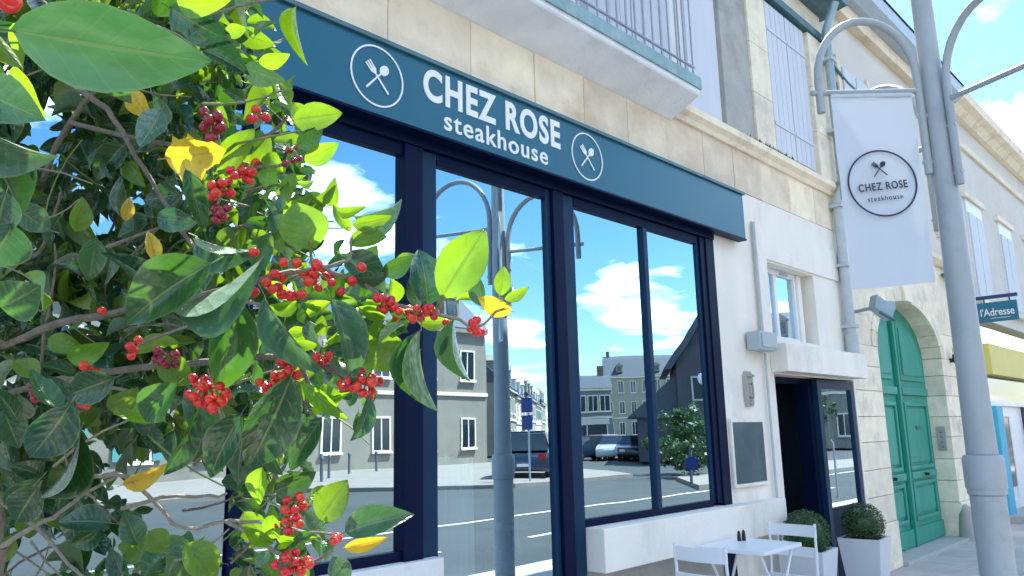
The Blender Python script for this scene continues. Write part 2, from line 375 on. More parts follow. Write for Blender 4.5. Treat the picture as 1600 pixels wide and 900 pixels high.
# string course with a weathered top
sc_ = MB().prism([(FY+.01,4.263),(FY-.03,4.263),(FY-.05,4.30),(FY-.10,4.33),(FY-.11,4.385),(FY+.01,4.41)], 5.44, 9.04, 'x')
rp(sc_, 'string_course', 'stone_pale')
mo = MB(); rr = random.Random(3)
for i in range(160):
    x = rr.gauss(7.2, .22); y = FY-.11+rr.random()*.09; z = 4.385+(y-FY+.11)*.2
    if not 5.5 < x < 9: continue
    h = rr.uniform(.01, .05); a = rr.uniform(0, 6.28); dxx, dyy = .012*math.cos(a), .012*math.sin(a)
    mo.quad((x-dxx, y-dyy, z), (x+dxx, y+dyy, z), (x+dxx*.3+rr.uniform(-.01, .01), y+dyy*.3-.01, z+h))
mo = rp(mo, 'moss', 'moss'); mo['kind'] = 'stuff'
# upper wall
rp(slab(-4, B1, FY, 3.62, 4.272, 6.2), 'upper_wall', 'render_grey')
rp(slab(5.75, 6.30, FY-.03, FY-.001, 4.412, 6.19), 'wall_panel', 'shutter')
rp(slab(6.36, 6.92, FY-.05, FY-.001, 4.412, 6.19), 'pilaster', 'stone_grey')
for k, (z0, z1) in enumerate(((4.413, 4.95), (4.955, 5.5), (5.505, 6.19))):
    rp(slab(6.925, 7.34, FY-.075, FY-.001, z0, z1), 'quoin', 'stone_pale', bevel=.004)
    rp(slab(8.46, 8.93, FY-.075, FY-.001, z0, z1), 'quoin', 'stone_pale', bevel=.004)
def shutter(x0, x1, z0, z1):
    s = rp(slab(x0, x1, FY-.035, FY-.005, z0, z1), 'shutter', 'shutter')
    n = 4; wd = (x1-x0)/n
    for i in range(n):
        rp(slab(x0+i*wd+.004, x0+(i+1)*wd-.004, FY-.052, FY-.0355, z0+.01, z1-.01), 'board', 'shutter', s, bevel=.003)
    for zz_ in (z0+.3, z1-.35): rp(slab(x0+.01, x1-.01, FY-.062, FY-.0525, zz_, zz_+.035), 'hinge_strap', 'shutter', s)
shutter(7.40, 7.88, 4.44, 6.17); shutter(7.895, 8.38, 4.44, 6.17)
shutter(2.6, 3.15, 4.42, 6.17); shutter(3.16, 3.7, 4.42, 6.17); shutter(4.25, 4.85, 4.42, 6.17); shutter(4.86, 5.45, 4.42, 6.17)
# eaves
rp(slab(-4, B1+.02, FY-.10, 3.62, 6.202, 6.29), 'string_course', 'zinc_dark')
rp(slab(-4, B1, FY-.03, 3.62, 6.292, 6.60), 'frieze', 'stone_pale')
rp(MB().prism([(FY+.2,6.602),(FY-.12,6.602),(FY-.20,6.66),(FY-.34,6.68),(FY-.36,6.78),(FY+.2,6.80)], -4, 9.12, 'x'), 'cornice', 'zinc_dark')
rp(MB().prism([(FY-.40,6.805),(FY+5,9.6),(FY+10,6.805)], -4, B1, 'x'), 'roof', 'slate')
rp(slab(-4, B1, 12.9, 13.2, 0, 6.8), 'rear_wall', 'render_grey')
rp(slab(-4, -3.7, 3.62, 12.9, 0, 6.8), 'side_wall', 'render_grey'); rp(slab(B1-.3, B1, 3.65, 12.9, 0, 6.8), 'side_wall', 'render_grey')
# dining room behind the glass
rp(slab(-3.7, B1-.3, 8.0, 8.1, 0, 3.6), 'interior_wall', 'inside'); rp(slab(-3.7, B1-.3, 3.65, 8, 3.5, 3.6), 'interior_ceiling', 'inside')
rp(slab(-3.7, B1-.3, 3.45, 8, .0, .03), 'interior_floor', 'inside_floor')
rp(slab(6.3, 6.4, 3.63, 8, .03, 3.5), 'interior_wall', 'inside'); rp(slab(8.58, 8.68, 3.64, 8, .03, 3.5), 'interior_wall', 'inside')
# balcony
BY = 3.0
mat('edge_paint', (.22, .36, .38), .6, .2, 10, .3, 60, stain=(.42, .48, .47), sscale=6)
bal = rp(MB().prism([(FY+.01,4.222),(FY-.02,4.228),(FY-.29,4.352),(FY-.30,4.365),(FY-.305,4.49),(FY+.01,4.50)], -2.5, 5.43, 'x'), 'balcony_slab', 'slab')
rp(slab(-2.51, 5.437, FY-.318, FY-.306, 4.40, 4.505), 'edge_strip', 'edge_paint', bal)
bm_ = MB().tube([(0,0,4.50),(0,0,5.42)], .0075, 6).mesh('baluster', 'rail_iron')
for i in range(62):
    x = 5.40-i*.118
    o = ob('baluster', bm_, rb, Matrix.Translation((x, BY+.03, 0)))
for i in range(2):
    ob('baluster', bm_, rb, Matrix.Translation((5.40, BY+.03+(i+1)*.115, 0)))
rp(slab(-2.5, 5.42, BY+.012, BY+.048, 5.42, 5.44), 'handrail', 'iron'); rp(slab(-2.5, 5.42, BY+.02, BY+.04, 4.60, 4.612), 'bottom_rail', 'rail_iron')
rp(MB().tube([(4.05, BY+.03, 4.86), (4.25, BY+.02, 4.98), (4.5, BY+.03, 5.04)], .011, 6), 'rail_brace', 'iron')
# small window above the entrance
sw = rp(slab(7.02, 8.12, 3.56, 3.61, 2.47, 3.22), 'window', 'white_paint')
def rect_frame(x0, x1, z0, z1, y0, y1, t):
    return MB().box(x0, x1, y0, y1, z0, z0+t).box(x0, x1, y0, y1, z1-t, z1).box(x0, x0+t, y0, y1, z0+t, z1-t).box(x1-t, x1, y0, y1, z0+t, z1-t)
rp(rect_frame(7.0, 7.93, 2.475, 3.215, 3.42, 3.48, .05), 'window_frame', 'white_paint', sw)
rp(slab(7.42, 7.48, 3.425, 3.475, 2.525, 3.165), 'mullion', 'white_paint', sw)
for a, b in ((7.05, 7.42), (7.48, 7.88)):
    rp(MB().quad((a,3.45,2.525),(b,3.45,2.525),(b,3.45,3.165),(a,3.45,3.165)), 'pane', 'glass', sw)
rp(slab(7.935, 8.02, 3.40, 3.50, 2.475, 3.215), 'reveal_strip', 'render', sw)
rp(slab(7.55, 7.72, 3.405, 3.419, 3.175, 3.195), 'vent', 'box_grey', sw)
# lintel box over the entrance
rp(slab(6.93, B1-.05, FY-.17, FY-.001, 2.135, 2.40), 'lintel_box', 'render', bevel=.006)
# entrance
en = rp(rect_frame(6.995, 8.95, .0, 2.115, 3.44, 3.56, .06), 'door_frame', 'frame')
rp(slab(7.06, 7.12, 3.4, 3.5, .06, 2.05), 'door_post', 'frame_light', en)
rp(slab(7.86, 7.94, 3.36, 3.5, .02, 2.06), 'door_post', 'frame', en)
dl = rp(rect_frame(7.95, 8.93, .03, 2.10, 3.30, 3.355, .09), 'glass_door', 'frame_light')
rp(slab(8.04, 8.84, 3.305, 3.35, .12, .80), 'kick_panel', 'frame', dl)
rp(MB().quad((8.04,3.325,.80),(8.84,3.325,.80),(8.84,3.325,2.01),(8.04,3.325,2.01)), 'pane', 'glass', dl)
rp(MB().tube([(8.09,3.27,.9),(8.09,3.25,.93),(8.09,3.25,1.45),(8.09,3.27,1.48)], .011, 8), 'handle', 'box_grey', dl)
dl2 = rp(rect_frame(0, .75, .03, 2.04, -.025, .025, .08), 'glass_door', 'frame_light')
dl2.matrix_basis = Matrix.Translation((7.12, 3.5, 0)) @ Matrix.Rotation(R(72), 4, 'Z')
o = lpart(MB().quad((.08,0,.11),(.67,0,.11),(.67,0,1.96),(.08,0,1.96)), 'pane', 'frame', dl2)
# down pipe at the party wall
dp = rp(MB().tube([(8.82,FY-.08,2.55),(8.82,FY-.08,4.22)], .055, 14), 'downpipe', 'pipe', smooth=True)
rp(MB().tube([(8.82,FY-.08,2.36),(8.82,FY-.08,2.62)], .07, 14), 'pipe_shoe', 'pipe', dp, smooth=True)
rp(MB().tube([(8.82,FY-.16,4.42),(8.82,FY-.16,6.30),(8.82,FY-.30,6.62)], .05, 14), 'downpipe', 'zinc', smooth=True)
rp(MB().tube([(8.82,FY-.08,4.18),(8.82,FY-.16,4.32),(8.82,FY-.16,4.48)], .056, 14), 'pipe_elbow', 'pipe', smooth=True)
for z in (2.7, 3.4, 4.1, 5.0, 5.9): rp(slab(8.74, 8.90, FY-.15 if z < 4.2 else FY-.22, FY-.001, z, z+.035), 'pipe_bracket', 'pipe')

# ------------------------------------------------------------------ shop front (frames front at 3.28, glass at 3.45)
sf = thing('shopfront', 'dark navy metal shopfront with tall reflective panes below the sign', 'shopfront', (3, FY, 0))
def sp_(mbx, name, m='frame', parent=sf, **k): return mbx.build(name, m, parent, **k)
GY = 3.335
sp_(slab(-4, 6.0, FY-.02, 3.6, 3.262, 3.838), 'head_beam', bevel=.004)
posts = [(-3.99, -3.75), (-.9, -.78), (.35, .43), (2.57, 2.70), (3.84, 3.95), (5.86, 5.995)]
for a, b in posts: sp_(slab(a, b, FY-.012, 3.58, 0.0, 3.26), 'post', bevel=.004)
sp_(slab(1.63, 1.70, GY-.03, 3.56, 0, 3.26), 'post', bevel=.004)
sp_(slab(2.702, 2.82, FY+.012, 3.58, 0, 3.26), 'post', 'frame_light', bevel=.004)
sp_(slab(3.952, 4.085, FY+.012, 3.58, 0, 3.26), 'post', 'frame_light', bevel=.004)
sp_(slab(5.74, 5.78, GY-.015, 3.55, 1.03, 3.26), 'jamb', 'frame_light', bevel=.003)
sp_(slab(5.782, 5.858, GY-.035, 3.55, 1.03, 3.26), 'jamb', bevel=.003)
sp_(slab(3.79, 3.838, GY-.02, 3.55, .06, 3.26), 'jamb', 'frame_light', bevel=.003)
sp_(slab(4.93, 4.985, GY-.03, 3.45, 1.05, 3.19), 'mullion', 'frame_light', bevel=.004)
panes = [(-3.75,-.9,.99,3.2), (-.78,.35,.99,3.2), (.43,1.62,.99,3.2), (1.70,2.57,1.03,3.2), (2.822,3.79,.06,3.2), (4.087,4.93,1.05,3.2), (4.985,5.74,1.05,3.2)]
for a, b, z0, z1 in panes:
    sp_(MB().quad((a,GY,z0),(b,GY,z0),(b,GY,z1),(a,GY,z1)), 'pane', 'glass')
for a, b, z0 in ((-3.75,-.9,.965),(-.78,.35,.965),(.43,1.62,.965),(1.702,2.568,.987),(2.822,3.788,.032),(4.087,5.738,1.007)):
    sp_(slab(a, b, FY+.01, 3.55, z0, z0+.05), 'bottom_rail', bevel=.003)
    sp_(slab(a, b, FY+.008, 3.55, 3.19, 3.26), 'top_rail', bevel=.003)
cv = MB(); n = 26
for i in range(n):
    x0, x1 = 2.84+.33*i/n, 2.84+.33*(i+1)/n; f = lambda q: 3.52+.012*math.sin(q*6.28*i/5.)
    y0, y1 = 3.41+.016*math.sin(i*1.35), 3.41+.016*math.sin((i+1)*1.35)
    cv.quad((x0,y0,.07),(x1,y1,.07),(x1,y1,1.5),(x0,y0,1.5))
tag(cv.build('curtain', 'voile'), 'white half-height voile curtain hanging behind the tall middle pane', 'curtain')
tc_ = thing('tub_chair', 'white rounded tub chair standing inside behind the tall middle pane', 'chair', (3.62, 3.85, .03))
lpart(MB().lathe([(.20,0),(.22,.05),(.22,.40),(.19,.44)], 20), 'seat', 'tub', tc_, smooth=True)
bk = MB()
for i in range(15):
    a0, a1 = R(-110+i*220/15), R(-110+(i+1)*220/15)
    pts = [(math.cos(q)*r_, math.sin(q)*r_, z) for q in (a0, a1) for r_ in (.24, .30) for z in (.2, .80)]
    j = len(bk.v); bk.v += pts; bk.f += [tuple(j+k for k in f) for f in ((0,1,3,2),(4,6,7,5),(1,5,7,3),(0,2,6,4))]
lpart(bk, 'backrest', 'tub', tc_, smooth=True)
bt = thing('bistro_stool', 'teal metal stool standing inside beside the tub chair', 'stool', (3.72, 3.68, .03))
lpart(MB().lathe([(.13,.98),(.14,.99),(.14,1.02),(.12,1.03)], 18), 'seat', 'teal_metal', bt)
for k in range(4):
    a = k*math.pi/2+.5
    lpart(MB().tube([(.07*math.cos(a),.07*math.sin(a),.98),(.17*math.cos(a),.17*math.sin(a),0)], .011, 6), 'leg', 'teal_metal', bt)

# ------------------------------------------------------------------ lettering helper
def text_mesh(s, size, bold=0.0, depth=.004, spacing=1.0):
    cu = bpy.data.curves.new('text', 'FONT'); cu.body = s; cu.size = size; cu.offset = bold; cu.extrude = depth; cu.space_character = spacing
    cu.align_x = 'CENTER'; cu.resolution_u = 6
    t = bpy.data.objects.new('text', cu); COL.objects.link(t)
    dg = bpy.context.evaluated_depsgraph_get(); me = bpy.data.meshes.new_from_object(t.evaluated_get(dg))
    bpy.data.objects.remove(t); return me
def letters(s, size, m, parent, mw, bold=0, depth=.004, spacing=1.0, width=None, height=None):
    """one mesh per letter, fitted to a width and height"""
    me = text_mesh(s, size, bold, depth, spacing)
    vs = [v.co.copy() for v in me.vertices]; fs = [tuple(p.vertices) for p in me.polygons]
    x0, x1 = min(v.x for v in vs), max(v.x for v in vs); y0, y1 = min(v.y for v in vs), max(v.y for v in vs)
    sx = (width/(x1-x0)) if width else 1; sy = (height/(y1-y0)) if height else sx
    par = list(range(len(vs)))
    def find(a):
        while par[a] != a: par[a] = par[par[a]]; a = par[a]
        return a
    # weld coincident verts so that front, back and sides of a letter join up
    seen = {}
    for i, v in enumerate(vs):
        k = (round(v.x, 5), round(v.y, 5)); 
        if k in seen: par[find(i)] = find(seen[k])
        else: seen[k] = i
    for f in fs:
        for a in f[1:]: par[find(a)] = find(f[0])
    groups = {}
    for f in fs: groups.setdefault(find(f[0]), []).append(f)
    # join islands that overlap in x (the dot of an i, say)
    ext = sorted([(min(vs[i].x for f in g for i in f), max(vs[i].x for f in g for i in f), g) for g in groups.values()], key=lambda q: q[0])
    cx, cy = (x0+x1)/2, y0
    for a, b, g in ext:
        idx = sorted({i for f in g for i in f}); mp = {i: j for j, i in enumerate(idx)}
        mbx = MB(); mbx.v = [((vs[i].x-cx)*sx, (vs[i].y-cy)*sy, vs[i].z) for i in idx]; mbx.f = [tuple(mp[i] for i in f) for f in g]
        ob('letter', mbx.mesh('letter', m), parent, mw)
    bpy.data.meshes.remove(me)
def emblem(parent, mw, r, m, ring=.055, cutlery=1.0, ringname='ring'):
    """crossed fork and spoon in a ring, in local XY"""
    q = MB(); n = 48
    for k in range(n):
        a0, a1 = 2*math.pi*k/n, 2*math.pi*(k+1)/n
        i = len(q.v)
        for z in (.0, .004):
            for a in (a0, a1):
                for rr_ in (r*(1-ring), r): q.v.append((rr_*math.cos(a), rr_*math.sin(a), z))
        q.f += [(i,i+2,i+3,i+1),(i+4,i+5,i+7,i+6),(i+1,i+3,i+7,i+5),(i,i+4,i+6,i+2)]
    if ring: ob('ring', q.mesh('ring', m), parent, mw)
    s = r*cutlery
    def outline(kind):
        h = .032
        if kind == 'spoon':
            p = [(-h, -.62), (h, -.62), (h*.8, .18)]
            p += [(.155*math.sin(a), .37-.20*math.cos(a)) for a in [R(t) for t in range(20, 345, 20)]]
            p += [(-h*.8, .18)]
        else:
            p = [(-h, -.62), (h, -.62), (h*.8, .10), (.11, .22), (.12, .56), (.075, .56), (.065, .30), (.035, .30), (.028, .56), (-.028, .56), (-.035, .30), (-.065, .30), (-.075, .56), (-.12, .56), (-.11, .22), (-h*.8, .10)]
        return [(x*s, y*s) for x, y in p]
    for kind, ang, z in (('fork', 42, .0005), ('spoon', -42, .0009)):
        ob(kind, MB().prism(outline(kind), 0, .004, 'z').mesh(kind, m), parent, mw @ Matrix.Translation((0, -.02*r, z)) @ Matrix.Rotation(R(ang), 4, 'Z'))

# ------------------------------------------------------------------ fascia sign
fs_ = thing('fascia_sign', 'long dark teal fascia board lettered CHEZ ROSE steakhouse above the shopfront', 'sign', (3, FY, 3.38))
fy = FY-.105
slab(-3.98, 6.43, fy, FY-.021, 3.325, 3.745).build('panel', 'fascia', fs_, bevel=.004)
slab(-3.99, 6.445, fy-.02, FY-.021, 3.7455, 3.77).build('cap_strip', 'zinc_dark', fs_)
slab(-3.98, 6.437, fy-.006, FY-.022, 3.311, 3.3245).build('bottom_strip', 'frame', fs_)
def on_fascia(x, z): return Matrix(((1,0,0,x),(0,0,-1,fy-.0015),(0,1,0,z),(0,0,0,1)))
letters('CHEZ ROSE', .3, 'letter', fs_, on_fascia(3.225, 3.513), bold=.0095, width=1.20, height=.200, spacing=1.14)
letters('steakhouse', .2, 'letter', fs_, on_fascia(3.235, 3.368), bold=.0025, width=.91, height=.122, spacing=1.12)
emblem(fs_, on_fascia(2.305, 3.542), .175, 'letter'); emblem(fs_, on_fascia(4.12, 3.538), .175, 'letter')

# ------------------------------------------------------------------ fittings on the white wall
eb = thing('electrical_box', 'small grey electrical box with a conduit on the white wall', 'electrical box', (6.62, FY, 2.4))
slab(6.45, 6.80, FY-.15, FY-.02, 2.31, 2.48).build('case', 'box_grey', eb, bevel=.01); slab(6.48, 6.77, FY-.16, FY-.151, 2.335, 2.455).build('lid', 'box_grey', eb, bevel=.003)
MB().tube([(6.745,FY-.035,2.485),(6.745,FY-.035,3.56)], .016, 8).build('conduit', 'pipe', eb); MB().tube([(6.77,FY-.03,.3),(6.77,FY-.03,2.305)], .012, 8).build('conduit', 'pipe', eb)
mbd = thing('menu_board', 'framed slate menu board on the white wall beside the entrance', 'board', (6.3, FY, 1.2))
rect_frame(6.03, 6.64, 1.13, 1.70, FY-.032, FY-.006, .028).build('frame', 'render', mbd, bevel=.003); slab(6.065, 6.605, FY-.03, FY-.01, 1.165, 1.665).build('slate', 'slate_board', mbd)
cp = thing('carved_plaque', 'small grey carved face plaque on the white wall above the menu board', 'plaque', (6.42, FY, 1.95))
MB().prism([(-.055,-.15),(.055,-.15),(.075,-.05),(.07,.12),(.04,.16),(-.04,.16),(-.07,.12),(-.075,-.05)], -.03, 0, 'y').build('tablet', 'stone_grey', cp)
cp.children[0].matrix_basis = Matrix.Translation((6.42, FY-.001, 1.96))
for (x, z, a, b) in ((-.028,.05,.016,.012),(.028,.05,.016,.012),(0,.0,.012,.04),(0,-.07,.035,.012),(-.05,.0,.012,.06),(.05,.0,.012,.06),(0,.12,.05,.018),(0,-.12,.03,.02)):
    MB().lathe([(.002,-b),(a*.8,-b*.6),(a,0),(a*.8,b*.6),(.002,b)], 8, (6.42+x, FY-.035, 1.96+z)).build('feature', 'stone_back' if abs(x) in (.028,) or z == -.07 else 'stone_grey', cp)

# ------------------------------------------------------------------ stone house with the arched green door
sh = thing('stone_house', 'pale stone house with an arched carriage doorway beside the restaurant', 'building', (11.2, FY, 0))
def hp(mbx, name, m, parent=sh, **k): return mbx.build(name, m, parent, **k)
OX0, OX1, ZS, RISE = 9.86, 12.46, 2.56, .70
OC, OH = (OX0+OX1)/2, (OX1-OX0)/2
def arch_z(x, grow=0): 
    t = min(1, abs((x-OC)/(OH+grow))); return ZS+(RISE+grow)*math.sqrt(max(0, 1-t*t))
B2 = 14.5
hp(slab(9.002, OX0-.06, 3.36, 3.64, 0, 3.3), 'wall_core', 'stone_back'); hp(slab(OX1+.06, B2, 3.36, 3.64, 0, 3.3), 'wall_core', 'stone_back')
# wall above and around the arch: strips down to the extrados
wm = MB(); n = 40; G = .17
for i in range(n):
    xa, xb = OX0-.3+(OX1-OX0+.6)*i/n, OX0-.3+(OX1-OX0+.6)*(i+1)/n
    za_, zb_ = [arch_z(q, G) if abs(q-OC) < OH+G else ZS for q in (xa, xb)]
    wm.prism([(xa,za_-.02),(xb,zb_-.02),(xb,4.0),(xa,4.0)], 3.318, 3.6, 'y')
hp(wm, 'spandrel_wall', 'stone_pale')
hp(slab(OX1+.30, B2, 3.318, 3.6, 3.302, 4.0), 'spandrel_wall', 'stone_pale'); hp(slab(9.002, OX0-.30, 3.318, 3.6, 3.302, 4.0), 'spandrel_wall', 'stone_pale')
# voussoirs
m_ = 13
for i in range(m_):
    a0, a1 = math.pi*(i+.02)/m_, math.pi*(i+.98)/m_
    g2 = .17 if i != m_//2 else .42
    y0 = 3.295 if i != m_//2 else 3.262
    q = MB(); pts = []
    for rr_, ra in ((0, (a0, (a0+a1)/2, a1)), (g2, (a1, (a0+a1)/2, a0))):
        for a in ra: pts.append((OC+(OH+rr_)*math.cos(a), ZS+(RISE+rr_)*math.sin(a)))
    q.prism(pts, y0, 3.62, 'y'); hp(q, 'voussoir' if i != m_//2 else 'keystone', 'stone_pale', bevel=.004)
# jamb blocks, left and right of the doorway
z = 0.0; hs_ = [.52, .30, .30, .31, .29, .30, .29, .25]
for k, h in enumerate(hs_):
    z1 = min(z+h, ZS)
    off = .015 if k == 0 else 0
    hp(slab(9.003, OX0, 3.30-off, 3.62, z+.003, z1-.003), 'stone_block', 'stone_pale', bevel=.005)
    hp(slab(OX1, OX1+.32+(.12 if k % 2 else 0), 3.30-off, 3.62, z+.003, z1-.003), 'stone_block', 'stone_pale', bevel=.005)
    hp(slab(OX1+.325+(.12 if k % 2 else 0), B2, 3.312-off, 3.62, z+.003, z1-.003), 'stone_block', 'stone_pale', bevel=.005)
    z = z1
for x0, x1 in ((9.003, OX0-.17), (OX1+.17, 13.3), (13.306, B2)):
    hp(slab(x0, x1, 3.312, 3.5, 2.563, 2.93), 'stone_block', 'stone_pale', bevel=.005); hp(slab(x0, x1, 3.312, 3.5, 2.936, 3.30), 'stone_block', 'stone_pale', bevel=.005)
hp(MB().prism([(3.35,4.002),(3.27,4.002),(3.2,4.06),(3.19,4.12),(3.35,4.15)], 9.05, B2, 'x'), 'string_course', 'stone_pale')
hp(slab(9.002, B2, 3.318, 3.62, 4.152, 6.9), 'upper_wall', 'white_wall')
for xa in (9.6, 11.4, 13.2):
    wn = hp(slab(xa, xa+.95, 3.29, 3.317, 4.6, 6.2), 'window', 'shutter')
    for k in range(2): hp(slab(xa+.02+k*.47, xa+.45+k*.47, 3.265, 3.289, 4.64, 6.16), 'shutter_leaf', 'shutter', wn, bevel=.004)
    hp(slab(xa-.12, xa-.005, 3.28, 3.317, 4.5, 6.3), 'window_surround', 'stone_pale', wn); hp(slab(xa+.955, xa+1.07, 3.28, 3.317, 4.5, 6.3), 'window_surround', 'stone_pale', wn)
hp(slab(9.3, 9.5, 3.30, 3.317, 4.9, 5.9), 'render_patch', 'tile')
hp(slab(9.002, B2, 3.2, 3.62, 6.902, 7.1), 'frieze', 'stone'); hp(MB().prism([(3.5,7.102),(3.1,7.102),(2.98,7.2),(2.95,7.34),(3.5,7.36)], 9.0, B2, 'x'), 'cornice', 'zinc_pale')
hp(MB().prism([(2.93,7.362),(FY+5,10.2),(FY+10,7.362)], 9.002, B2, 'x'), 'roof', 'slate')
hp(slab(9.002, B2, 12.6, 12.9, 0, 7.3), 'rear_wall', 'white_wall')
# sagging cable under the eaves
hp(MB().tube([(9.1+i*.32, 3.27, 6.15-.25*math.sin(i*.5)+.02*i) for i in range(14)], .022, 6), 'cable', 'zinc_dark')
hp(MB().tube([(8.98+.06*math.sin(i), 3.25, 2.5+i*.16) for i in range(24)], .009, 5), 'cable', 'dark')
hp(MB().tube([(13.3+.03*math.sin(i*1.3), 3.27, 2.3+i*.15) for i in range(18)], .012, 5), 'cable', 'iron')
hp(slab(13.0, 13.5, 3.16, 3.30, 3.86, 3.90), 'bracket', 'zinc_dark')
# door leaves, 3.55 - 3.62
DY = 3.56
def leaf_poly(x0, x1, inset, z0, zcap=None, steps=10, arch_in=0):
    xs_ = [x0+(x1-x0)*i/steps for i in range(steps+1)]
    top = [(x, (min(arch_z(x, -arch_in), zcap) if zcap else arch_z(x, -arch_in))) for x in reversed(xs_)]
    return [(x0, z0), (x1, z0)]+top
for s_, (x0, x1) in enumerate(((OX0+.004, OC-.006), (OC+.006, OX1-.004))):
    d_ = hp(MB().prism(leaf_poly(x0, x1, 0, .06), DY, DY+.05, 'y'), 'door_leaf', 'green_door')
    def panel(a, b, c, e, arched=False):
        t = .05
        if arched:
            outer = leaf_poly(a, b, 0, c, None, 8, .22); 
            hp(MB().prism(outer, DY-.030, DY-.001, 'y'), 'moulding', 'green_door', d_, bevel=.008)
            hp(MB().prism(leaf_poly(a+.07, b-.07, 0, c+.07, None, 8, .30), DY-.045, DY-.031, 'y'), 'raised_panel', 'green_door', d_, bevel=.006)
        else:
            hp(rect_frame(a, b, c, e, DY-.035, DY-.001, t), 'moulding', 'green_door', d_, bevel=.008)
            hp(slab(a+t+.04, b-t-.04, DY-.02, DY-.001, c+t+.04, e-t-.04), 'raised_panel', 'green_door', d_, bevel=.006)
    panel(x0+.16, x1-.16, 2.22, 2.7, True)
    hp(slab(x0+.10, x1-.10, DY-.05, DY-.001, 2.02, 2.12), 'rail', 'green_door', d_, bevel=.01)
    panel(x0+.16, x1-.16, 1.02, 1.92); panel(x0+.16, x1-.16, .36, .86)
    hp(slab(x0+.12, x1-.12, DY-.05, DY-.001, .90, .99), 'rail', 'green_door', d_, bevel=.01)
    hp(slab(x0+.04, x1-.04, DY-.04, DY-.001, .065, .28), 'kick_board', 'green_door', d_, bevel=.008)
    hp(slab((x0+x1)/2-.09, (x0+x1)/2+.09, DY-.032, DY-.021, 1.55, 1.60) if s_ else slab((x0+x1)/2-.05, (x0+x1)/2+.05, DY-.07, DY-.05, .93, .96), 'letter_plate', 'zinc_dark', d_)
    hp(MB().lathe([(.03,-.02),(.035,0),(.03,.02)], 10, ((x0+x1)/2, DY-.07, .945)), 'knob', 'dark', d_)
hp(slab(OC-.035, OC+.035, DY-.06, DY-.001, .06, 3.2), 'astragal', 'green_door', bevel=.01)
hp(slab(OX0, OX1, 3.22, 3.64, .002, .055), 'threshold', 'kerb', bevel=.01)
for x in (OX1+.06,):
    hp(MB().lathe([(.13,0),(.12,.2),(.10,.36),(.06,.46),(.02,.49)], 14, (x, 3.25, 0)), 'guard_stone', 'stone_grey', smooth=True)
ic = thing('intercom', 'tall grey-green intercom panel on the right jamb of the green door', 'intercom', (OX1-.01, 3.45, 1.3))
slab(OX1-.02, OX1-.001, 3.37, 3.48, 1.24, 1.58).build('panel', 'stone_grey', ic, bevel=.004)
for k in range(4): slab(OX1-.025, OX1-.0205, 3.41, 3.44, 1.28+k*.07, 1.295+k*.07).build('button', 'zinc_dark', ic)
wl = thing('wall_spotlight', 'grey floodlight on a bracket at the party wall beside the downpipe', 'floodlight', (9.2, FY, 2.95))
MB().tube([(9.2,FY,2.93),(9.15,FY-.3,2.95)], .02, 8).build('bracket', 'zinc', wl)
MB().prism([(-.13,-.05),(-.02,-.09),(.10,-.13),(.13,.03),(.10,.10),(-.02,.07),(-.13,.11)], -.07, .06, 'y').build('lamp_head', 'zinc', wl, bevel=.015)
wl.children[-1].matrix_basis = Matrix.Translation((9.12, FY-.34, 2.93)) @ Matrix.Rotation(R(-35), 4, 'Z') @ Matrix.Rotation(R(18), 4, 'Y')
MB().tube([(9.0,FY-.36,2.86),(9.16,FY-.44,2.78),(9.3,FY-.34,2.86)], .02, 8).build('yoke', 'zinc_dark', wl)
sl = thing('sensor_lamp', 'small dark wall lamp with an orange top beside the arched door', 'lamp', (12.9, FY, 2.6))
MB().lathe([(.04,0),(.065,.04),(.06,.13),(.03,.15)], 12, (12.9, FY-.09, 2.50)).build('lamp_head', 'dark', sl, smooth=True)
MB().lathe([(.05,0),(.05,.07),(.02,.09)], 12, (12.9, FY-.09, 2.66)).build('beacon', 'yellow', sl, smooth=True); slab(12.87, 12.93, FY-.06, FY+.005, 2.52, 2.58).build('bracket', 'dark', sl)

# ------------------------------------------------------------------ far pale building with shop fronts
fb = thing('corner_shop_building', 'long pale building with a yellow shop fascia beyond the arched door', 'building', (17, FY, 0))
def fp(mbx, name, m, parent=fb, **k): return mbx.build(name, m, parent, **k)
E3 = 34.
fp(slab(B2+.005, E3, 3.32, 3.62, 3.4, 7.1), 'wall', 'white_wall')
fp(slab(B2+.005, 15.0, 3.32, 3.62, 0, 3.4), 'wall', 'stone_pale')
fp(MB().prism([(3.5,7.102),(3.22,7.102),(3.12,7.2),(3.0,7.24),(2.97,7.38),(3.5,7.4)], B2+.005, E3, 'x'), 'cornice', 'stone_pale')
fp(slab(B2+.005, E3, 3.27, 3.319, 6.55, 6.68), 'string_course', 'stone_pale')
fp(MB().prism([(2.98,7.402),(FY+5,10.0),(FY+10,7.402)], B2+.005, E3, 'x'), 'roof', 'slate')
fp(slab(B2+.005, E3, 12.6, 12.9, 0, 7.3), 'rear_wall', 'white_wall')
for k in range(8):
    xa = 15.1+k*2.35
    wn = fp(slab(xa, xa+1.05, 3.295, 3.319, 3.75, 5.55), 'window', 'white_paint')
    for j in range(2): fp(slab(xa+.03+j*.51, xa+.51+j*.51, 3.27, 3.294, 3.79, 5.3), 'shutter_leaf', 'shutter', wn, bevel=.004)
    fp(slab(xa-.15, xa+1.2, 3.25, 3.318, 5.56, 5.66), 'window_head', 'stone_pale', wn); fp(slab(xa-.1, xa+1.15, 3.22, 3.318, 3.64, 3.745), 'sill', 'stone_pale', wn)
fp(slab(15.0, 21, 3.22, 3.62, 2.42, 2.95), 'shop_fascia', 'yellow', bevel=.01)
fp(slab(15.0, 21, 3.40, 3.62, 1.98, 2.415), 'transom_glass', 'win_dark'); fp(slab(15.0, 21, 3.34, 3.5, 1.90, 1.978), 'transom_bar', 'white_paint')
fp(slab(15.0, 15.42, 3.24, 3.6, .05, 1.895), 'shop_pier', 'cyan', bevel=.01)
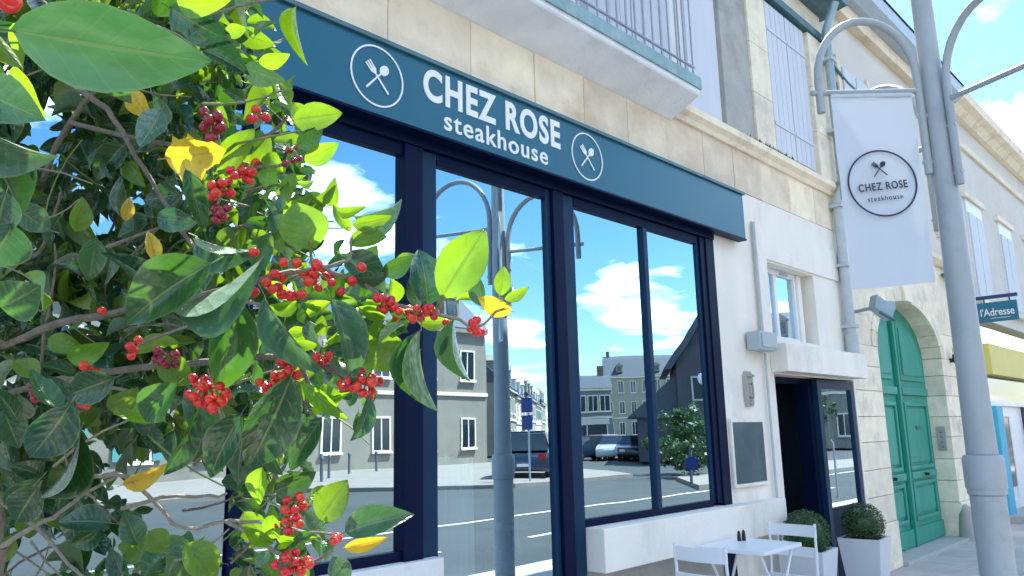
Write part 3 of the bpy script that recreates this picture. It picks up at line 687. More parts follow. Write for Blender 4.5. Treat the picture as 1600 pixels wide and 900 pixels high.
fp(slab(15.43, 17.6, 3.40, 3.62, .05, 1.895), 'shop_door', 'white_paint')
fp(rect_frame(15.7, 16.5, .2, 1.8, 3.37, 3.399, .08), 'door_frame', 'white_paint'); fp(slab(15.8, 16.4, 3.38, 3.398, .5, 1.7), 'door_pane', 'win_dark')
fp(slab(17.61, 21, 3.34, 3.62, .05, 1.895), 'shop_window', 'win_dark'); fp(slab(21.005, E3, 3.33, 3.62, 0, 3.395), 'wall', 'white_wall')
fp(slab(14.9, 21, 2.9, 3.39, .002, .12), 'step', 'kerb', bevel=.01)
hsn = thing('hanging_sign', "teal projecting sign lettered l'Adresse on a dark bracket above the yellow fascia", 'sign', (14.7, FY, 3.3))
XS = 14.75
slab(XS-.02, XS+.02, 2.68, 3.27, 3.27, 3.60).build('panel', 'teal_sign', hsn, bevel=.004)
MB().box(XS-.03, XS+.03, 2.66, 3.33, 3.66, 3.715).build('bracket', 'navy', hsn, bevel=.004)
for y in (2.78, 3.15): MB().tube([(XS,y,3.595),(XS,y,3.665)], .012, 6).build('hanger', 'navy', hsn)
MS = Matrix(((0,0,-1,XS-.0215),(-1,0,0,2.975),(0,1,0,3.37),(0,0,0,1)))
letters("l'Adresse", .2, 'letter', hsn, MS, bold=.002, width=.49, height=.13, depth=.002)
MB().quad((XS-.0235,3.08,3.325),(XS-.0235,2.80,3.325),(XS-.0235,2.80,3.333),(XS-.0235,3.08,3.333)).build('underline', 'letter', hsn)

# ------------------------------------------------------------------ lamp post with three hooped arms, and its banner
LX, LY = 5.42, 1.28
lp = thing('lamp_post', 'tall grey-blue street lamp post with hooped banner arms and a thick collar', 'lamp post', (LX, LY, 0))
lpart(MB().lathe([(.16,0),(.16,.03),(.115,.06),(.098,.10),(.096,1.19)], 28), 'base_pole', 'lamp_paint', lp, smooth=True)
lpart(MB().lathe([(.099,1.192),(.106,1.20),(.106,1.225),(.112,1.23),(.113,1.40),(.104,1.425),(.088,1.43)], 28), 'collar', 'lamp_paint', lp, smooth=True)
lpart(MB().lathe([(.086,1.431),(.084,1.6),(.062,4.6),(.05,7.2)], 28), 'pole', 'lamp_paint', lp, smooth=True)
lpart(MB().lathe([(.05,7.2),(.07,7.22),(.22,7.3),(.20,7.42),(.06,7.5)], 28), 'lantern', 'lamp_paint', lp, smooth=True)
def arm(ang, dz, span=.66, bar=3.80):
    u = Vector((math.cos(ang), math.sin(ang), 0)); o0 = u*.098
    r_ = span/2; pts = [o0+Vector((0,0,3.22+dz)), o0+Vector((0,0,3.9+dz))]
    for k in range(1, 16):
        a = math.pi*k/16; pts.append(o0+u*(r_-r_*math.cos(a))+Vector((0,0,3.9+dz+r_*1.25*math.sin(a))))
    pts += [o0+u*span+Vector((0,0,3.9+dz)), o0+u*span+Vector((0,0,3.66+dz))]
    a_ = lpart(MB().tube(pts, .026, 12), 'arm', 'lamp_paint', lp, smooth=True)
    lpart(MB().tube([o0+Vector((0,0,bar+dz)), o0+u*(span+.055)+Vector((0,0,bar+dz))], .019, 10), 'crossbar', 'lamp_paint', a_, smooth=True)
    for z in (3.30, 3.62): lpart(MB().tube([u*.06+Vector((0,0,z+dz)), o0+u*.03+Vector((0,0,z+dz))], .016, 8), 'clip', 'box_grey', a_)
AA = R(134)
arm(AA, 0.0); arm(R(248), -.10, .74); arm(R(66), -.36, .74)
bn = thing('banner', 'white cloth banner with CHEZ ROSE emblem hanging from the lamp post arm', 'banner', (LX, LY, 2.6))
UA = Vector((math.cos(AA), math.sin(AA), 0)); NB = Vector((UA.y, -UA.x, 0)); 
if NB.dot(EYE-Vector((LX, LY, 3))) < 0: NB = -NB
c = MB(); nx, nz_ = 14, 26
S0, S1, ZB, ZT = .15, .69, 2.50, 3.775
for j in range(nz_+1):
    for i in range(nx+1):
        u = i/nx; v = j/nz_
        s = S0+(S1-S0)*u; zl = ZB-.035*u
        p = Vector((LX, LY, zl+(ZT-zl)*v))+UA*s+NB*(.014*math.sin(u*7+v*2)*(1-v)+.006*math.sin(u*13+v*1.5)*(1-v*.4)+.004*math.sin(v*17+u*5))
        c.v.append(tuple(p))
for j in range(nz_):
    for i in range(nx): c.f.append((j*(nx+1)+i, j*(nx+1)+i+1, (j+1)*(nx+1)+i+1, (j+1)*(nx+1)+i))
c.build('cloth', 'banner_cloth', bn, smooth=True)
MB().tube([Vector((LX,LY,ZT))+UA*S0, Vector((LX,LY,ZT))+UA*S1], .016, 8).build('sleeve', 'banner_cloth', bn)
TX = -UA
def on_banner(s, z, tilt=0):
    o_ = Vector((LX, LY, z))+UA*s+NB*.018
    return Matrix(((TX.x,0,NB.x,o_.x),(TX.y,0,NB.y,o_.y),(0,1,0,o_.z),(0,0,0,1))) @ Matrix.Rotation(R(tilt), 4, 'Z')
SM = (S0+S1)/2+.0; ZE = 3.16
tl = 5
emblem(bn, on_banner(SM, ZE, tl), .225, 'ink', ring=.045, cutlery=0.001)
emblem(bn, on_banner(SM, ZE, tl) @ Matrix.Translation((0, .10, 0)), .105, 'ink', ring=0)
letters('CHEZ ROSE', .1, 'ink', bn, on_banner(SM, ZE, tl) @ Matrix.Translation((0, -.045, 0)), bold=.0015, width=.32, height=.052, depth=.0015, spacing=1.15)
letters('steakhouse', .05, 'ink', bn, on_banner(SM, ZE, tl) @ Matrix.Translation((0, -.115, 0)), width=.23, height=.033, depth=.0015, spacing=1.25)

# ------------------------------------------------------------------ terrace furniture
tb = thing('bistro_table', 'square white metal bistro table under the window sill', 'table', (5.45, 2.88, 0))
lpart(slab(-.30, .30, -.265, .265, .752, .78), 'tabletop', 'white_metal', tb, bevel=.006)
for s in (-1, 1):
    for q in (-1, 1): lpart(MB().tube([(.25*s,.21*q,.75),(-.24*s*.0+.02*s,.21*q*.98,.40),(-.22*s,.21*q*.95,.0)], .011, 8), 'leg', 'white_metal', tb)
lpart(MB().tube([(-.22,-.2,.02),(-.22,.2,.02)], .009, 6), 'stretcher', 'white_metal', tb); lpart(MB().tube([(.22,-.2,.02),(.22,.2,.02)], .009, 6), 'stretcher', 'white_metal', tb)
for k, (x, y, h) in enumerate(((5.565, 3.02, .075), (5.60, 3.00, .08))):
    s_ = thing('condiment_shaker', ['dark pepper shaker, shorter of the pair on the white table', 'dark salt shaker, taller of the pair on the white table'][k], 'shaker', (x, y, .78))
    lpart(MB().lathe([(.012,0),(.016,.005),(.013,h*.7),(.009,h*.72)], 12), 'body', 'dark', s_, smooth=True); lpart(MB().lathe([(.010,h*.725),(.013,h*.8),(.004,h)], 12), 'cap', 'dark', s_, smooth=True)
def chair(x, y, rz, label):
    """folding slatted bistro chair; local +X is forward, the back stands at -X"""
    t = thing('bistro_chair', label, 'chair', (x, y, 0), rz, 'bistro chairs at the white table')
    for q in (-1, 1):
        lpart(MB().tube([(-.20,.19*q,.86),(-.17,.19*q,.45),(.20,.19*q,0)], .011, 8), 'back_leg', 'white_metal', t)
        lpart(MB().tube([(.20,.17*q,.45),(.02,.17*q,.24),(-.20,.17*q,0)], .010, 8), 'front_leg', 'white_metal', t)
    for k in range(5): lpart(slab(-.19+k*.082, -.19+k*.082+.06, -.20, .20, .445, .462), 'seat_slat', 'white_metal', t, bevel=.003)
    for z0, z1 in ((.60, .675), (.755, .845)):
        b = MB(); n = 8
        for i in range(n):
            ya, yb = -.20+.4*i/n, -.20+.4*(i+1)/n; fa, fb_ = -.185-.05*(z0-.45)-.03*(1-(ya/.2)**2), -.185-.05*(z0-.45)-.03*(1-(yb/.2)**2)
            b.prism([(fa,ya),(fa+.014,ya),(fb_+.014,yb),(fb_,yb)], z0, z1, 'z')
        lpart(b, 'back_slat', 'white_metal', t)
    lpart(MB().tube([(.19,-.18,.02),(.19,.18,.02)], .008, 6), 'stretcher', 'white_metal', t); lpart(MB().tube([(-.19,-.16,.02),(-.19,.16,.02)], .008, 6), 'stretcher', 'white_metal', t)
chair(4.90, 2.85, R(0), 'white folding slatted chair at the table, its back turned to the tall shop panes')
chair(6.02, 2.90, R(180), 'white folding slatted chair between the table and the planters')

def boxwood(x, y, label, hgt, half):
    t = thing('potted_boxwood', label, 'potted plant', (x, y, 0), R(4), 'potted boxwood balls at the entrance')
    b, a = half*.68, half
    q = MB(); pr = [(-b,-b,0),(b,-b,0),(b,b,0),(-b,b,0),(-a,-a,hgt),(a,-a,hgt),(a,a,hgt),(-a,a,hgt)]
    i_ = a-.02; pr += [(-i_,-i_,hgt),(i_,-i_,hgt),(i_,i_,hgt),(-i_,i_,hgt),(-i_,-i_,hgt-.06),(i_,-i_,hgt-.06),(i_,i_,hgt-.06),(-i_,i_,hgt-.06)]
    q.v = pr; q.f = [(3,2,1,0),(0,1,5,4),(1,2,6,5),(2,3,7,6),(3,0,4,7)]+[(4+k,4+(k+1)%4,8+(k+1)%4,8+k) for k in range(4)]+[(8+k,8+(k+1)%4,12+(k+1)%4,12+k) for k in range(4)]+[(12,13,14,15)]
    lpart(q, 'planter', 'planter', t)
    lpart(slab(-a+.022, a-.022, -a+.022, a-.022, hgt-.058, hgt-.03), 'soil', 'soil', t)
    rnd = random.Random(int(x*100)); f = MB(); r0 = half*1.02
    f.lathe([(.01,-r0*.78),(r0*.5,-r0*.6),(r0*.72,-r0*.25),(r0*.76,0),(r0*.72,r0*.25),(r0*.5,r0*.6),(.01,r0*.78)], 18, (0,0,hgt+r0*.62))
    f.uv = [1]
    for k in range(6500):
        d = Vector((rnd.gauss(0,1), rnd.gauss(0,1), rnd.gauss(0,1))).normalized(); rad = r0*(1+.035*math.sin(d.x*9+d.y*7))*rnd.uniform(.80, 1.01)
        p = d*rad+Vector((0,0,hgt+r0*.62)); 
        if p.z < hgt-.02: continue
        u = d.cross(Vector((rnd.gauss(0,1), rnd.gauss(0,1), rnd.gauss(0,1)))).normalized(); v = (d*.7+u.cross(d)*rnd.uniform(-1,1)).normalized(); s = rnd.uniform(.008, .013)
        f.quad(p-u*s*.5, p+v*s*.7-u*s*.2, p+v*s*1.3, p+u*s*.5+v*s*.5)
    lpart(f, 'foliage', 'box_leaf', t)
boxwood(7.78, 2.92, 'clipped boxwood ball in a white tapered planter before the glass door', .58, .19)
boxwood(6.66, 2.98, 'clipped boxwood ball in a white planter beside the dark open doorway', .60, .19)

# ------------------------------------------------------------------ across the street (seen in the panes)
def house(label, loc, rz, w, d, h, wallm, roofm, roof_h, cols, floors, name='house', shop=None, shut=None, dormers=0, win=(.95, 1.5), group=None, chim=True):
    t = thing(name, label, 'building', loc, rz, group)      # local: front faces -Y, x from 0 to w
    lpart(slab(0, w, 0, d, 0, h), 'wall', wallm, t)
    rf = lpart(MB().prism([(-.35, h+.003), (d*.28, h+roof_h*.8), (d*.5, h+roof_h), (d*.72, h+roof_h*.8), (d+.35, h+.003)], -.1, w+.1, 'x'), 'roof', roofm, t)
    lpart(slab(-.1, w+.1, -.25, -.003, h-.25, h-.02), 'cornice', 'stone_pale', t)
    if chim:
        for x in (.6, w-1.3): lpart(slab(x, x+.7, d*.45, d*.6, h+roof_h*.6, h+roof_h+1.0), 'chimney', 'tile', rf)
    fh = h/floors
    for f in range(floors):
        if f == 0 and shop: continue
        for c_ in range(cols):
            x = w*(c_+.5)/cols; z = f*fh+fh*.24
            wn = lpart(rect_frame(x-win[0]/2-.1, x+win[0]/2+.1, z-.1, z+win[1]+.1, -.06, -.003, .1), 'window', 'stone_pale', t)
            lpart(slab(x-win[0]/2, x+win[0]/2, -.03, -.004, z, z+win[1]), 'pane', 'win_dark', wn); lpart(slab(x-.035, x+.035, -.045, -.031, z, z+win[1]), 'glazing_bar', 'white_paint', wn)
            lpart(slab(x-win[0]/2-.15, x+win[0]/2+.15, -.16, -.061, z-.16, z-.05), 'sill', 'stone_pale', wn)
            if shut:
                for s in (-1, 1): lpart(slab(x+s*(win[0]/2+.32)-.20, x+s*(win[0]/2+.32)+.20, -.10, -.062, z, z+win[1]), 'shutter', shut, wn)
    if shop:
        lpart(slab(.3, w-.3, -.18, -.003, fh*.78, fh*.98), 'shop_fascia', shop, t); lpart(slab(.5, w-.5, -.05, -.003, .4, fh*.77), 'shop_window', 'win_dark', t)
        for k in range(int(w//2)): lpart(slab(.5+k*2, .6+k*2, -.08, -.051, .3, fh*.77), 'shop_post', 'white_paint', t)
    if floors > 1: lpart(slab(0, w, -.10, -.003, fh*.99, fh*.99+.2), 'string_course', 'stone_pale', t)
    for k in range(dormers):
        x = w*(k+.5)/dormers; z = h+roof_h*.18
        dm = lpart(MB().box(x-.6, x+.6, d*.02, d*.3, z, z+1.25).prism([(x-.75, z+1.253), (x, z+1.8), (x+.75, z+1.253)], d*.01, d*.33, 'y'), 'dormer', wallm, t)
        lpart(slab(x-.4, x+.4, d*.02-.04, d*.02-.003, z+.2, z+1.1), 'pane', 'win_dark', dm)
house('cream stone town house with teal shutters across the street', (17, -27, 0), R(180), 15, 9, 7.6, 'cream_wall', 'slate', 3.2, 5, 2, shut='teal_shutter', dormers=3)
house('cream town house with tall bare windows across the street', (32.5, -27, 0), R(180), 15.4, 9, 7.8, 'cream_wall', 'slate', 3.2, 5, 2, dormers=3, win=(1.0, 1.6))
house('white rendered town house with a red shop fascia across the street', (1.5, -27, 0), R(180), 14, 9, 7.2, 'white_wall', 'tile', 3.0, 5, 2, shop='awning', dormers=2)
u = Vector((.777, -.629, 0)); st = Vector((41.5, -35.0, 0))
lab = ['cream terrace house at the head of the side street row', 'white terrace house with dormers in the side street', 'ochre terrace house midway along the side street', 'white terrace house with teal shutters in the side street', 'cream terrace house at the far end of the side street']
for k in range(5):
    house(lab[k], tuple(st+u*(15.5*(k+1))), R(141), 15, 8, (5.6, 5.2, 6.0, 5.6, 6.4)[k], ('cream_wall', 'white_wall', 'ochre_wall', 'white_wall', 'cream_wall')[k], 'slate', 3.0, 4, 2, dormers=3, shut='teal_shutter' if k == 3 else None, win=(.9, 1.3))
house('low dark building with a pale shopfront beside the car park', (63.9, -41.1, 0), R(-128.5), 6.4, 8, 6.0, 'grey_wall', 'slate', 1.6, 5, 2, shop='white_wall')
house('large ochre stone block with rows of tall windows beyond the car park', (139.2, -56.7, 0), R(-126), 34, 14, 12, 'ochre_wall', 'slate', 4.5, 15, 3, win=(.9, 2.2), dormers=5)
gh = thing('gabled_house', 'dark slate-hung house with a steep gable roof beside the traffic island', 'building', (38.5, -11.5, 0), R(-125))
# local: front faces -Y towards the street, x runs to the right as seen from the street
lpart(slab(0, 5, 0, 8, 0, 5.2), 'wall', 'dark_wall', gh); lpart(slab(5.003, 7.2, .6, 7, 0, 2.6), 'side_wing', 'dark_wall', gh)
lpart(MB().prism([(-.7, 4.8), (2.5, 9.4), (5.7, 4.8), (5.3, 4.8), (2.5, 8.8), (-.3, 4.8)], -.5, 8.3, 'y'), 'roof', 'slate', gh)
lpart(MB().prism([(0, 5.203), (5, 5.203), (2.5, 8.76)], .01, 7.99, 'y'), 'gable_wall', 'dark_wall', gh)
lpart(MB().prism([(7.7, 2.3), (5.003, 4.6), (5.003, 2.3)], .3, 7.3, 'y'), 'wing_roof', 'slate', gh)
for x, z in ((.7, 3.1), (3.2, 3.1), (.7, .7), (3.2, .7)):
    wn = lpart(rect_frame(x, x+1.1, z, z+1.3, -.06, -.003, .09), 'window', 'box_grey', gh); lpart(slab(x+.09, x+1.01, -.03, -.004, z+.09, z+1.21), 'pane', 'win_dark', wn)
house('cream stone house with pale walls beyond the gabled house', (63.2, -9.9, 0), R(-125), 15, 9, 8, 'cream_wall', 'slate', 3, 5, 2, dormers=2)

def car(loc, rz, paint, label, suv=False):
    t = thing('parked_car', label, 'car', loc, rz, 'cars parked across the street')
    L_, Wd = (4.3, 1.78) if not suv else (4.4, 1.85); H0 = 1.45 if not suv else 1.68
    body = [(-L_/2,.35),(-L_/2+.05,.75),(-L_/2+.12,.92),(-L_*.18,.96 if not suv else 1.0),(L_*.25,.96 if not suv else 1.0),(L_/2-.15,.80),(L_/2,.62),(L_/2,.35),(L_/2-.1,.24),(-L_/2+.1,.24)]
    bd = lpart(MB().prism(body, -Wd/2, Wd/2, 'y'), 'body', paint, t, smooth=True, bevel=.06)
    zb = .95 if not suv else .99
    cab = [(-L_/2+.12, zb), (-L_/2+.38, H0-.06), (-L_/2+.7, H0), (L_*.08, H0), (L_*.26, zb)]
    q = MB(); n = len(cab)
    for y, ins in ((-1, 0), (1, 0)):
        for x, z in cab: q.v.append((x, y*(Wd/2-.04-.16*(z-zb)/(H0-zb)), z))
    q.f = [tuple(range(n)), tuple(reversed(range(n, 2*n)))]+[(k, n+k, n+(k+1) % n, (k+1) % n) for k in range(n)]
    lpart(q, 'cabin', 'win_dark', t, bevel=.03)
    lpart(MB().box(-L_/2+.62, L_*.08, -Wd/2+.19, Wd/2-.19, H0-.01, H0+.03), 'roof_panel', paint, t, bevel=.015)
    for x in (-L_*.31, L_*.31):
        for y in (-1, 1):
            wv = lpart(MB().tube([(x, y*(Wd/2-.20), .31), (x, y*(Wd/2+.01), .31)], .31, 18), 'wheel', 'rubber', t); lpart(MB().tube([(x, y*(Wd/2+.011), .31), (x, y*(Wd/2+.022), .31)], .19, 14), 'rim', 'rim', wv)
    for y in (-1, 1):
        lpart(slab(-L_/2-.01, -L_/2+.08, y*(Wd/2-.24)-.13, y*(Wd/2-.24)+.13, .68, .88), 'taillight', 'tail', t); lpart(slab(L_/2-.14, L_/2+.012, y*(Wd/2-.30)-.16, y*(Wd/2-.30)+.16, .56, .70), 'headlight', 'head', t)
    lpart(slab(-L_/2-.02, -L_/2-.001, -.26, .26, .42, .53), 'number_plate', 'white_paint', t)
    return t
def vp(ang, dist): 
    """a place across the street that the shop panes mirror at that heading"""
    a = R(ang); return (dist*math.cos(a), 2*GY-dist*math.sin(a), 0)
x, y, _ = vp(43.1, 31); car((x, y, 0), R(-40), 'car_navy', 'dark blue off-road car parked at the kerb corner opposite', True)
x, y, _ = vp(36.7, 50); car((x, y, -.13), R(150), 'car_silver', 'silver car parked in the open car park')
x, y, _ = vp(35.2, 48); car((x, y, -.13), R(150), 'car_black', 'black car parked in the open car park')
x, y, _ = vp(34.3, 52); car((x, y, -.13), R(150), 'car_blue', 'blue car parked in the open car park')
x, y, _ = vp(38.3, 56); car((x, y, -.13), R(190), 'car_red', 'dark red car parked before the low grey building')
x, y, _ = vp(38.7, 50); car((x, y, -.13), R(190), 'car_navy', 'navy hatchback parked before the low grey building')
x, y, _ = vp(37.8, 63); car((x, y, -.13), R(190), 'car_white', 'white car parked before the low grey building')
bo = None
for k, (x, y) in enumerate(((19.2,-23.8), (17.8,-21.0), (20.4,-23.4), (16.2,-19.0), (14.6,-17.5), (22.6,-24.4))):
    if bo is None:
        bo = tag(MB().lathe([(.07,0),(.06,.03),(.055,.8),(.075,.82),(.075,.9),(.03,.96)], 12).build('bollard', 'iron', smooth=True), 'dark iron bollard on the pavement opposite', 'bollard', 'bollards on the opposite pavement'); b_ = bo
    else: b_ = bo.copy(); COL.objects.link(b_)
    b_.location = (x, y, 0)
rs = thing('road_sign', 'blue rectangular plates on a grey pole across the street', 'road sign', (19.9, -11.9, 0))
lpart(MB().tube([(0,0,0),(0,0,2.9)], .035, 8), 'pole', 'zinc', rs)
for z in (1.75, 2.35): lpart(slab(-.02, .02, -.24, .24, z, z+.5), 'plate', 'blue_sign', rs); rs.children[-1].rotation_euler = (0, 0, R(-45)); rs.children[-1].location = (.04, .04, 0)
ks = thing('keep_right_sign', 'round blue direction sign on the traffic island', 'road sign', (20.9, -6.1, 0))
lpart(MB().tube([(0,0,0),(0,0,1.0)], .04, 8), 'pole', 'iron', ks); lpart(MB().tube([(-.03,.03,.62),(-.05,.05,.62)], .20, 20), 'disc', 'blue_sign', ks)
sm = thing('globe_lamp', 'slim mast lamp with a white globe on the traffic island', 'lamp post', (25.8, -8.3, 0))
lpart(MB().lathe([(.09,0),(.06,.4),(.04,6.2)], 10), 'pole', 'iron', sm); lpart(MB().lathe([(.05,3.25),(.2,3.35),(.24,3.5),(.18,3.66),(.05,3.72)], 14), 'globe', 'white_paint', sm, smooth=True)

def leafy(name, label, loc, rad, hgt, trunk_h, n, seed, m='tree_leaf', size=.12):
    t = thing(name, label, 'tree' if 'tree' in name else 'hedge', loc)
    rnd = random.Random(seed)
    lpart(MB().tube([(0,0,0),(.05,.02,trunk_h*.6),(.02,.06,trunk_h+.4)], [.09,.07,.04], 8), 'trunk', 'bark', t)
    lm = MB()
    for k in range(6):
        a = k*1.05; lm.tube([(0,0,trunk_h*.8),(rad*.35*math.cos(a),rad*.35*math.sin(a),trunk_h+hgt*.3),(rad*.7*math.cos(a),rad*.7*math.sin(a),trunk_h+hgt*.55)], [.04,.025,.01], 5)
    lpart(lm, 'limbs', 'bark', t)
    f = MB(); f.uv = [1]
    cl = [(Vector((rnd.gauss(0,.45)*rad, rnd.gauss(0,.45)*rad, trunk_h+hgt*rnd.uniform(.15,.9))), rnd.uniform(.25,.5)*rad) for _ in range(26)]
    for k in range(n):
        c0, r0 = rnd.choice(cl); d = Vector((rnd.gauss(0,1), rnd.gauss(0,1), rnd.gauss(0,1))).normalized()
        p = c0+d*r0*rnd.uniform(.5,1); a_ = Vector((rnd.gauss(0,1), rnd.gauss(0,1), rnd.gauss(0,1))).normalized(); b = a_.cross(d).normalized(); s = size*rnd.uniform(.6,1.3)
        f.quad(p-a_*s, p-b*s*.5, p+a_*s, p+b*s*.5)
    lpart(f, 'crown', m, t)
leafy('small_tree', 'small round leafy tree before the dark gabled house', (27.6, -10.4, 0), 1.0, 1.9, .6, 2600, 5, size=.10)
leafy('clipped_hedge', 'low leafy hedge at the foot of the small tree', (25.6, -9.0, 0), 1.0, 1.0, .1, 1500, 6, size=.09)
leafy('street_tree', 'broad street tree at the corner of the car park', (57, -20, -.13), 2.6, 4.2, 1.9, 3600, 8, size=.2)

# ------------------------------------------------------------------ holly bush beside the camera
root_pt = P(-60, 560, 1.02); root_pt.z = 0
hb = thing('holly_bush', 'glossy green holly bush with clusters of red berries on the pavement', 'bush', tuple(root_pt))
def leaf_mesh(name, fold, curl, twist, wave, spiny, m):
    nx, ny = 14, 4; q = MB(); q.uv = []
    uvs = []
    for i in range(nx+1):
        t = i/nx
        w = .5*(math.sin(math.pi*min(1, t**.86))**.80) if 0 < t < 1 else .012
        if spiny: w *= 1+(.22 if i % 4 == 0 else -.10)*(1 if 0 < i < nx else 0)
        else: w *= 1+(.012 if i % 2 else -.012)
        for j in range(ny+1):
            v = -1+2*j/ny; y = v*w
            z = abs(v)**1.3*w*fold - curl*(t-.25)**2 + curl*.06 + wave*math.sin(t*9+v*2)*abs(v) + twist*v*w*(t-.5)
            q.v.append((t, y, z)); uvs.append((t, v))
    for i in range(nx):
        for j in range(ny): q.f.append((i*(ny+1)+j, (i+1)*(ny+1)+j, (i+1)*(ny+1)+j+1, i*(ny+1)+j+1))
    b0 = len(q.v)   # leaf stalk
    for (x, y, z) in ((-.14,-.014,-.02),(-.14,.014,-.02),(.02,.016,.0),(.02,-.016,.0),(-.14,0,-.045),(.02,0,-.02)): q.v.append((x, y, z)); uvs.append((0, 0))
    q.f += [(b0,b0+3,b0+2,b0+1),(b0,b0+4,b0+5,b0+3),(b0+1,b0+2,b0+5,b0+4)]
    me = bpy.data.meshes.new(name); me.from_pydata(q.v, [], q.f)
    ul = me.uv_layers.new(name='UVMap')
    for lp_ in me.loops: ul.data[lp_.index].uv = uvs[lp_.vertex_index]
    me.polygons.foreach_set('use_smooth', [True]*len(me.polygons)); me.materials.append(MATS[m]); return me
VAR = [(.30,.30,.2,.02,0), (.55,.6,-.3,.02,0), (.2,.15,.1,.02,0), (.9,.5,.2,.01,0), (.3,-.3,.4,.03,0), (.35,.3,.3,.03,1)]
LMS = {}
def lmesh(m, v):
    if (m, v) not in LMS: LMS[(m, v)] = leaf_mesh('leaf', *VAR[v], 'leaf_'+m)
    return LMS[(m, v)]
def leaf_matrix(B, T, wid, roll, view=None):
    ax = T-B; ln = ax.length; x = ax/ln
    n_ = (EYE-(B+T)/2).normalized() if view is None else view
    n_ = (n_-x*n_.dot(x)); n_ = n_.normalized() if n_.length > 1e-4 else x.orthogonal().normalized()
    n_ = Matrix.Rotation(roll, 3, x) @ n_; y = n_.cross(x)
    return Matrix(((x.x*ln, y.x*wid, n_.x*ln, B.x), (x.y*ln, y.y*wid, n_.y*ln, B.y), (x.z*ln, y.z*wid, n_.z*ln, B.z), (0,0,0,1)))
NLEAF = 0
def leaf(bx, by, tx, ty, wpx, d, m, roll=0, var=0, dz=0.0):
    global NLEAF
    NLEAF += 1
    B, T = P(bx, by, d), P(tx, ty, d+dz)
    o = ob('leaf', lmesh(m, var), hb, leaf_matrix(B, T, wpx*.9/FPX*d/max(.35, abs(math.cos(R(roll)))), R(roll)))
    return o
